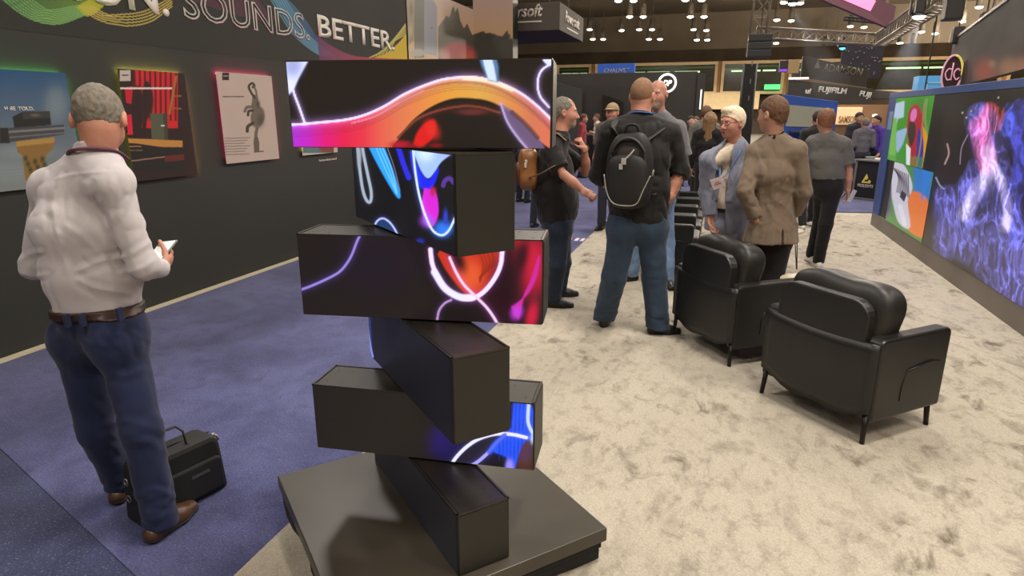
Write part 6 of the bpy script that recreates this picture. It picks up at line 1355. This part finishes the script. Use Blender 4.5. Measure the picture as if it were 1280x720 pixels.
for k, (dx, w_, h_) in enumerate(((-.12, .16, .05), (.10, .20, .03))): o = tbox('control_desk' if k == 0 else 'brochure_stack', (-w_/2, -.08, 0), (w_/2, .08, h_), (mat('desk_grey', srgb(120, 118, 116), .4) if k == 0 else mat('paper_white', srgb(210, 205, 200), .7)), ('small grey control desk on top of the black counter' if k == 0 else 'white brochures lying on the black counter'), ('control desk' if k == 0 else 'brochures')); o.location = tuple(np.array(t.location)+d_*dx-n_*.22+V3(0, 0, H_))
# light blue box sign with square outline
Yq = 20.; a, c = at_Y(1149, 95, Yq), at_Y(1183, 134, Yq); t = thing('light_blue_sign', 'light blue hanging box sign with a white square outline above the video wall', 'sign', (a[0], Yq, c[2])); w, h = c[0]-a[0]+.3, a[2]-c[2]
b = B(); box(b, (0, 0, 0), (w, .5, h), .01); obj('panel', b, mat('sign_sky_blue', srgb(84, 160, 214), .6, emit=((.06, .22, .40), .25)), t)
b = B(); x0, x1 = .20, .66; 
for lo, hi in (((x0, 0), (x0+.03, h-.16)), ((x1, 0), (x1+.03, h-.16)), ((x0, h-.19), (x1+.03, h-.16))): box(b, (lo[0], -.012, lo[1]), (hi[0], -.002, hi[1]))
tube(b, catmull([(.27, -.01, h*.5), (.30, -.01, h*.2), (.42, -.01, h*.18), (.52, -.01, h*.42), (.56, -.01, h*.66)]), .010, 6); obj('outline', b, mat('sign_pale_line', srgb(150, 196, 226), .6), t)
# round neon outline logo with the letters dc
p = at_Y(1190, 92, 12.); t = thing('neon_logo', 'round outlined logo sign with letters standing above the video wall', 'sign', tuple(p-V3(0, 0, .30))); NE, NE2 = mat('neon_pink_white', srgb(208, 150, 170), .5, emit=((.62, .32, .42), .5)), mat('neon_yellow', srgb(220, 200, 90), .5, emit=((.6, .5, .12), .7))
b = B(); tube(b, [(.135*math.cos(q), 0, .30+.27*math.sin(q)) for q in np.linspace(.9, 2*PI-.4, 34)], .014, 7, up=(0, 1, 0)); obj('ring', b, NE, t, True)
b = B(); tube(b, [(.135*math.cos(q), 0, .30+.27*math.sin(q)) for q in np.linspace(-.1, .9, 10)]+[(.135*math.cos(q), 0, .30+.27*math.sin(q)) for q in np.linspace(.9, 1.5, 5)], .016, 7, up=(0, 1, 0)); obj('ring_highlight', b, NE2, t, True)
b = B()
tube(b, catmull([(-.01, -.02, .36), (-.06, -.02, .37), (-.095, -.02, .30), (-.06, -.02, .21), (-.01, -.02, .22)]), .010, 6); tube(b, [(-.008, -.02, .46), (-.008, -.02, .20)], .010, 6); tube(b, catmull([(.10, -.02, .34), (.06, -.02, .37), (.02, -.02, .30), (.06, -.02, .21), (.10, -.02, .24)]), .010, 6); obj('letters', b, NE, t, True)
b = B(); cyl(b, (0, .03, .02), (0, .03, -1.0), .012, .012, 6); obj('stand_rod', b, STEELD, t); b = B(); lathe(b, [(.128, 0), (.128, .02)], seg=32); 
bmesh.ops.transform(b, matrix=Matrix.Translation((0, .03, .30)) @ Matrix.Scale(2.0, 4, (0, 0, 1)) @ Matrix.Rotation(PI/2, 4, 'X'), verts=b.verts); obj('backing_disc', b, mat('neon_back', srgb(60, 36, 40), .6), t)
# dark hanging banner upper right
pa, pb_, pc_ = at_Y(1192, 50, 14), at_Y(1282, 12, 8.2), at_Y(1197, 112, 14)
t = thing('dark_fascia_banner', 'long dark hanging fabric banner with a reddish lit lower band at the upper right', 'banner', tuple(pa)); d_ = unit(V3(pb_[0]-pa[0], pb_[1]-pa[1], 0)); L = 9.5; zt0 = 0; zb0 = pc_[2]-pa[2]; nn = V3(-d_[1], d_[0], 0)*(1 if d_[0] >= 0 else -1)
def vpan(name, s0, s1, z0, z1, th, m, off_=0., parent=t):
    b = B(); P = [d_*s+V3(0, 0, z) for s, z in ((s0, z0), (s1, z0), (s1, z1), (s0, z1))]; nrm = np.cross(d_, V3(0, 0, 1)); nrm = nrm*(-1 if nrm[0] > 0 else 1)
    f = [b.verts.new(Vector(q+nrm*off_)) for q in P]; g = [b.verts.new(Vector(q+nrm*(off_-th))) for q in P]; b.faces.new(f); b.faces.new(g[::-1])
    for i in range(4): b.faces.new((f[i], f[(i+1) % 4], g[(i+1) % 4], g[i]))
    return obj(name, b, m, parent)
vpan('fabric', 0, L, zb0, 0, .08, mat('banner_dark_fabric', srgb(56, 48, 40), .85, var=(1.5, .12))); vpan('top_bar', 0, L, -.01, .03, .10, mat('banner_top_bar', srgb(150, 140, 126), .5), .01)
zr = zb0*.66
nd = np.cross(d_, V3(0, 0, 1)); nd = nd*(-1 if nd[0] > 0 else 1)
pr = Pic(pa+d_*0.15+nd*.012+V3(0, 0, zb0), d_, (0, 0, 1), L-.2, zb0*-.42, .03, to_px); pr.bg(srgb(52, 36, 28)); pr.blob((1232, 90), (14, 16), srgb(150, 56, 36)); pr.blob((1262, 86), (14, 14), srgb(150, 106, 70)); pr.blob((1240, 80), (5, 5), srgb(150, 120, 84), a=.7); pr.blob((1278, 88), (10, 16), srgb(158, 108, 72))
pr.build('printed_band', PRINT, t, off=pa)
b = B(); cyl(b, (0, 0, 0), (0, 0, 5), .012, .012, 6); o = tag(obj('hanging_cable', b, STEELD), 'thin dark cable hanging from the rig in front of the light blue sign', 'cable'); p = at_Y(1155, 118, 12.5); o.location = tuple(p)
# extra dark fixtures hanging top right
for k, (u, v, Y, sz, lab) in enumerate(((1192, 8, 9.5, .16, 'black chain hoist hanging at the top beside the slanting truss'), (1150, 8, 11.2, .10, 'black chain hoist above the moving head lamp'), (1197, 44, 13.5, .14, 'dark rigging motor above the end of the dark banner'), (1232, 26, 11.5, .12, 'dark rigging motor over the middle of the dark banner'))):
    p = at_Y(u, v, Y); t = thing('rigging_motor', lab, 'rigging', tuple(p)); b = B(); box(b, (-sz*.6, -sz*.6, -sz), (sz*.6, sz*.6, sz), .02); obj('housing', b, STEELD, t); b = B(); cyl(b, (0, 0, sz), (0, 0, 3.5), .012, .012, 6); obj('chain', b, STEELD, t)
# red floor graphic on the blue carpet
q = on_floor(737, 300); t = thing('floor_graphic', 'small red and white logo sticker on the blue carpet beside the cream edge', 'floor sticker', (q[0]-.20, q[1]-.02, .001))
b = B(); prism(b, [(-.14+.10*math.cos(a), .16*math.sin(a)) for a in np.linspace(0, 2*PI, 18)[:-1]], 2, 0, .002); obj('red_mark', b, mat('sticker_red', srgb(206, 52, 70), .5), t)
b = B(); box(b, (0, -.10, 0), (.05, .10, .002)); box(b, (.08, -.10, 0), (.13, .10, .002)); obj('white_mark', b, mat('sticker_white', srgb(214, 200, 206), .5), t)
# ================================================================== LIGHT AND CAMERA
def area(x, y, z, size, power, col=(1, .93, .85), rot=(0, 0, 0), spread=None):
    l = bpy.data.lights.new('hall_and_fill_light', 'AREA'); l.shape = 'DISK'; l.size = size; l.energy = power; l.color = col
    o = bpy.data.objects.new('hall_and_fill_light', l); COL.objects.link(o); o.location = (x, y, z); o.rotation_euler = rot; return o
for y, p in ((-4, 420), (3, 620), (10, 560), (18, 600), (28, 800), (42, 1000)):
    for x in ((-7.5, 1.0, 9.5)): area(x+.6, y, 8.6, 1.6, p*(1. if abs(x) < 5 else .75))
# separate warm area light, high on the right, over the chairs and carpet
area(3.2, 1.0, 6.2, .7, 170, (1, .88, .70), (0, .25, 0))
for x in (-8, 0, 9, 20): area(x, 54, 8.2, 2., 2600, (1, .88, .68), (-.6, 0, 0))  # added fill lights, meant to brighten the far concourse front
for x, p_ in ((-12, 40), (2, 90), (20, 1100)): area(x, 62, 7.6, 2.5, p_, (1, .88, .70), (PI/2+.25, 0, 0))  # added fill lights turned to the north wall to lift its tone
w = bpy.data.worlds.new('world'); SC.world = w; w.use_nodes = True; w.node_tree.nodes['Background'].inputs['Color'].default_value = (.9, .85, .78, 1); w.node_tree.nodes['Background'].inputs['Strength'].default_value = .05
# added uplights that brighten the ceiling, standing in for haze
for x, y, p in ((16, 26, 9000), (0, 42, 3800), (22, 46, 15000), (-8, 38, 2400)):
    area(x, y, 7.5, 3., p, (1, .86, .68), (PI, 0, 0))
cam = bpy.data.cameras.new('camera'); co = bpy.data.objects.new('camera', cam); COL.objects.link(co); SC.camera = co
cam.sensor_fit = 'HORIZONTAL'; cam.sensor_width = 36; cam.lens = 36*F_PX/1280; cam.clip_start = .05; cam.clip_end = 300
co.location = (0, 0, EYE); co.rotation_euler = (PI/2-PITCH, 0, YAW)
SC.view_settings.view_transform = 'Standard'; SC.view_settings.look = 'None'; SC.view_settings.exposure = -.34; SC.view_settings.gamma = 1.; SC.view_settings.use_curve_mapping = False
SC.cycles.max_bounces = 6; SC.cycles.use_denoising = True
